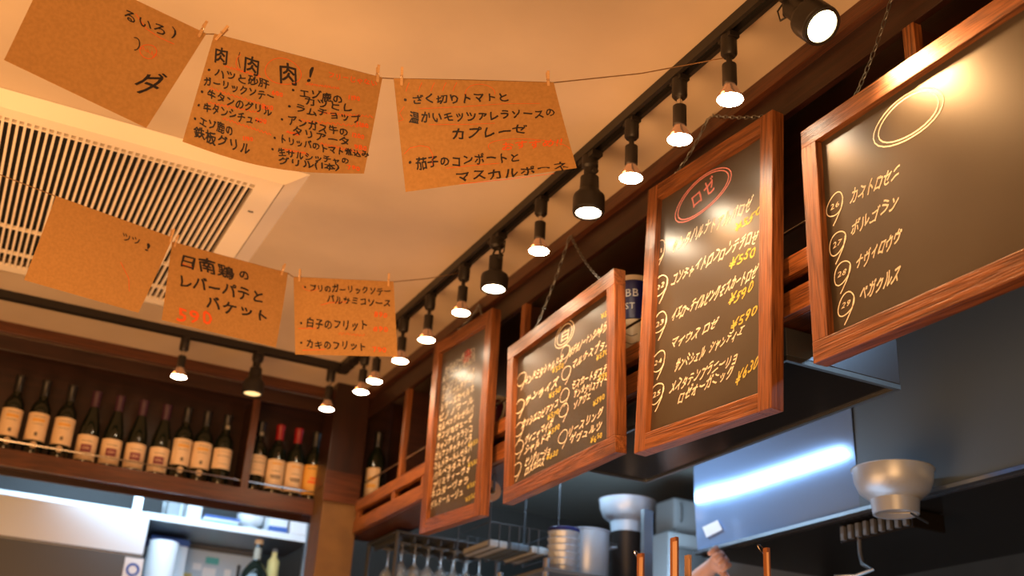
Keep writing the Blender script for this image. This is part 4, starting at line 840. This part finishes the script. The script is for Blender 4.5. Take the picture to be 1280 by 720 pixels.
# ceiling tube lamps of the kitchen (give the cool light)
for loc, ln, ax, lab in (((1.80, 3.25, 2.313), .9, 1, 'tube light hung beyond the duct box, mirrored in the hood'), ((2.15, .55, 2.62), .6, 1, 'tube light on the kitchen ceiling near the diners'), ((.7, 4.62, 2.64), 1.2, 0, 'tube light on the kitchen ceiling in front of the white shelving')):
    t = thing('tube_light', loc, lab, 'lamp', 'kitchen tube lights'); d = V((ln / 2, .03, .012)) if ax == 0 else V((.03, ln / 2, .012))
    build('housing', MB().box(V(loc) - d + V((0, 0, .025)), V(loc) + d + V((0, 0, .025))), 'plastic', t)
    if ax == 0: build('blocking_plate', MB().box(V(loc) - V((ln / 2, .034, .05)), V(loc) + V((ln / 2, -.030, .037))), 'plastic', t)  # added plate that keeps this tube's mirror image off the hood
    e = V((ln / 2 - .02, 0, 0)) if ax == 0 else V((0, ln / 2 - .02, 0))
    build('tube', MB().tube([V(loc) - e, V(loc) + e], .013, 12), 'tube', t, smooth=True) if 'tube' in M else None
# ================================================================ the cook (only the raised hand shows under the hood)
def skin_mesh(name, joints, edges, m, parent, sub=2):
    me = bpy.data.meshes.new(name); inv = W(parent).inverted()
    keys = list(joints); me.from_pydata([tuple(inv @ V(joints[k][0])) for k in keys], [(keys.index(a), keys.index(b)) for a, b in edges], [])
    me.materials.append(M[m]); o = bpy.data.objects.new(name, me); link(o, parent, W(parent).copy())
    sk = o.modifiers.new('skin', 'SKIN'); ly = me.skin_vertices[0] if me.skin_vertices else None
    if ly is None:
        bm = bmesh.new(); bm.from_mesh(me); bm.verts.layers.skin.verify(); bm.to_mesh(me); bm.free(); ly = me.skin_vertices[0]
    for i, k in enumerate(keys):
        r = joints[k][1]; ly.data[i].radius = (r, r) if not isinstance(r, tuple) else r; ly.data[i].use_root = (i == 0)
    sk.use_smooth_shade = True; sk.branch_smoothing = .4; sb = o.modifiers.new('sub', 'SUBSURF'); sb.levels = sb.render_levels = sub
    return o
hp = PX(910, 691, 2.00); wr = PX(890, 707, 2.03); wx, wy, wz = wr
cook = thing('person', (1.93, 2.80, 0), 'cook in a pale jacket reaching one bare hand up to the steel hood', 'person')
bx, by = 1.93, 2.80
J = {}
def j(k, p, r): J[k] = (V(p), r)
j('pelvis', (bx, by, .92), .135); j('belly', (bx, by, 1.08), .13); j('chest', (bx, by - .0, 1.26), (.15, .13)); j('neckbase', (bx, by, 1.40), .07); j('neck', (bx + .005, by, 1.455), .052); 
for s, n in ((1, 'a'), (-1, 'b')):
    j('hip' + n, (bx, by + s * .09, .86), .095); j('knee' + n, (bx - .02, by + s * .10, .48), .062); j('ankle' + n, (bx + .01, by + s * .10, .09), .045); j('toe' + n, (bx - .16, by + s * .11, .045), .038)
sh1 = V((bx, by - .17, 1.37)); sh2 = V((bx, by + .17, 1.37)); el1 = V(wr) + (PX(828, 772, 2.03) - V(wr)).normalized() * .25
j('shoulder1', sh1, .062); j('elbow1', el1, .045)
j('shoulder2', sh2, .062); j('elbow2', (bx - .02, by + .24, 1.10), .045); j('wrist2', (bx - .16, by + .20, .96), .036)
body = skin_mesh('jacket', {k: J[k] for k in ('pelvis', 'belly', 'chest', 'neckbase', 'shoulder1', 'elbow1', 'shoulder2', 'elbow2', 'wrist2')}, [('pelvis', 'belly'), ('belly', 'chest'), ('chest', 'neckbase'), ('chest', 'shoulder1'), ('shoulder1', 'elbow1'), ('chest', 'shoulder2'), ('shoulder2', 'elbow2'), ('elbow2', 'wrist2')], 'cloth', cook)
skin_mesh('trousers', {k: J[k] for k in ('pelvis', 'hipa', 'kneea', 'anklea', 'toea', 'hipb', 'kneeb', 'ankleb', 'toeb')}, [('pelvis', 'hipa'), ('hipa', 'kneea'), ('kneea', 'anklea'), ('anklea', 'toea'), ('pelvis', 'hipb'), ('hipb', 'kneeb'), ('kneeb', 'ankleb'), ('ankleb', 'toeb')], 'trousers', cook)
Th = Matrix.Translation((bx - .01, by, 1.575)); mbh = MB()
mbh.lathe([(.004, -.118), (.030, -.112), (.048, -.09), (.062, -.05), (.073, 0), (.076, .04), (.068, .08), (.045, .105), (.004, .116)], 24, Th)
hd = build('head', mbh, 'skin', cook, smooth=True)
build('nose', MB().lathe([(.004, .02), (.010, -.012), (.012, -.02), (.004, -.028)], 10, Th @ Matrix.Translation((-.078, 0, 0))), 'skin', hd, smooth=True)
for s in (-1, 1):
    build('eye', MB().lathe([(.001, -.007), (.008, -.004), (.010, 0), (.008, .004), (.001, .007)], 12, Th @ Matrix.Translation((-.068, s * .030, .012))), 'hair', hd, smooth=True)
    build('ear', MB().lathe([(.003, -.030), (.010, -.015), (.012, .01), (.004, .028)], 10, Th @ Matrix.Translation((.0, s * .076, 0))), 'skin', hd, smooth=True)
build('mouth', MB().tube([Th @ V((-.064, -.020, -.050)), Th @ V((-.069, 0, -.053)), Th @ V((-.064, .020, -.050))], .003, 6), 'labelprint', hd)
build('hair', MB().lathe([(.079, -.02), (.082, .03), (.076, .075), (.050, .112), (.004, .125)], 24, Th @ Matrix.Translation((.010, 0, .0))), 'hair', hd, smooth=True)
build('neck', MB().lathe([(.055, -.20), (.050, -.13), (.050, -.08)], 18, Th @ Matrix.Translation((.012, 0, 0))), 'skin', cook, smooth=True)
d = (hp - wr).normalized(); side = ray(905, 694).normalized().cross(d).normalized(); nrm = d.cross(side)
A = {'elbow': (el1, .040), 'mid': (el1.lerp(wr, .45), .038), 'wrist': (wr, .025), 'palm1': (wr + d * .035, (.034, .019)), 'palm2': (wr + d * .078, (.037, .016))}
E_ = [('elbow', 'mid'), ('mid', 'wrist'), ('wrist', 'palm1'), ('palm1', 'palm2')]
base = wr + d * .080
for i, (s_, L_) in enumerate(((-.030, .060), (-.010, .072), (.010, .068), (.028, .054))):
    p0 = base + side * s_; p1 = p0 + d * L_ * .5 - nrm * .012; p2 = p1 + d * L_ * .25 - nrm * .022; p3 = p2 - nrm * .020 - d * .004
    for k, (p, r) in enumerate(((p0, .0095), (p1, .009), (p2, .008), (p3, .0068))): A['f%d%d' % (i, k)] = (p, r)
    E_ += [('palm2', 'f%d0' % i), ('f%d0' % i, 'f%d1' % i), ('f%d1' % i, 'f%d2' % i), ('f%d2' % i, 'f%d3' % i)]
A['t0'] = (wr + d * .035 + side * .032 - nrm * .006, .013); A['t1'] = (wr + d * .062 + side * .052 - nrm * .018, .0105); A['t2'] = (wr + d * .088 + side * .055 - nrm * .032, .009)
E_ += [('palm1', 't0'), ('t0', 't1'), ('t1', 't2')]
skin_mesh('forearm_and_hand', A, E_, 'skin', cook)
for s in ('wrist2',):
    c = J['wrist2'][0]; B_ = {'w': (c + V((.012, .003, .014)), .026), 'p1': (c + V((-.03, 0, -.025)), (.030, .018)), 'p2': (c + V((-.065, 0, -.05)), (.034, .016))}; Ee = [('w', 'p1'), ('p1', 'p2')]
    for i in range(4):
        o_ = V((-.07, -.027 + i * .018, -.055)); L_ = (.055, .066, .062, .050)[i]
        for k, (f, dz) in enumerate(((0, 0), (.5, -.006), (.8, -.018), (1, -.032))): B_['f%d%d' % (i, k)] = (c + o_ + V((-L_ * f, 0, dz * 1.5)), (.0095, .009, .008, .0068)[k])
        Ee += [('p2', 'f%d0' % i)] + [('f%d%d' % (i, k), 'f%d%d' % (i, k + 1)) for k in range(3)]
    B_['t0'] = (c + V((-.035, .034, -.03)), .0125); B_['t1'] = (c + V((-.060, .052, -.055)), .010); Ee += [('p1', 't0'), ('t0', 't1')]
    skin_mesh('hand', B_, Ee, 'skin', cook)
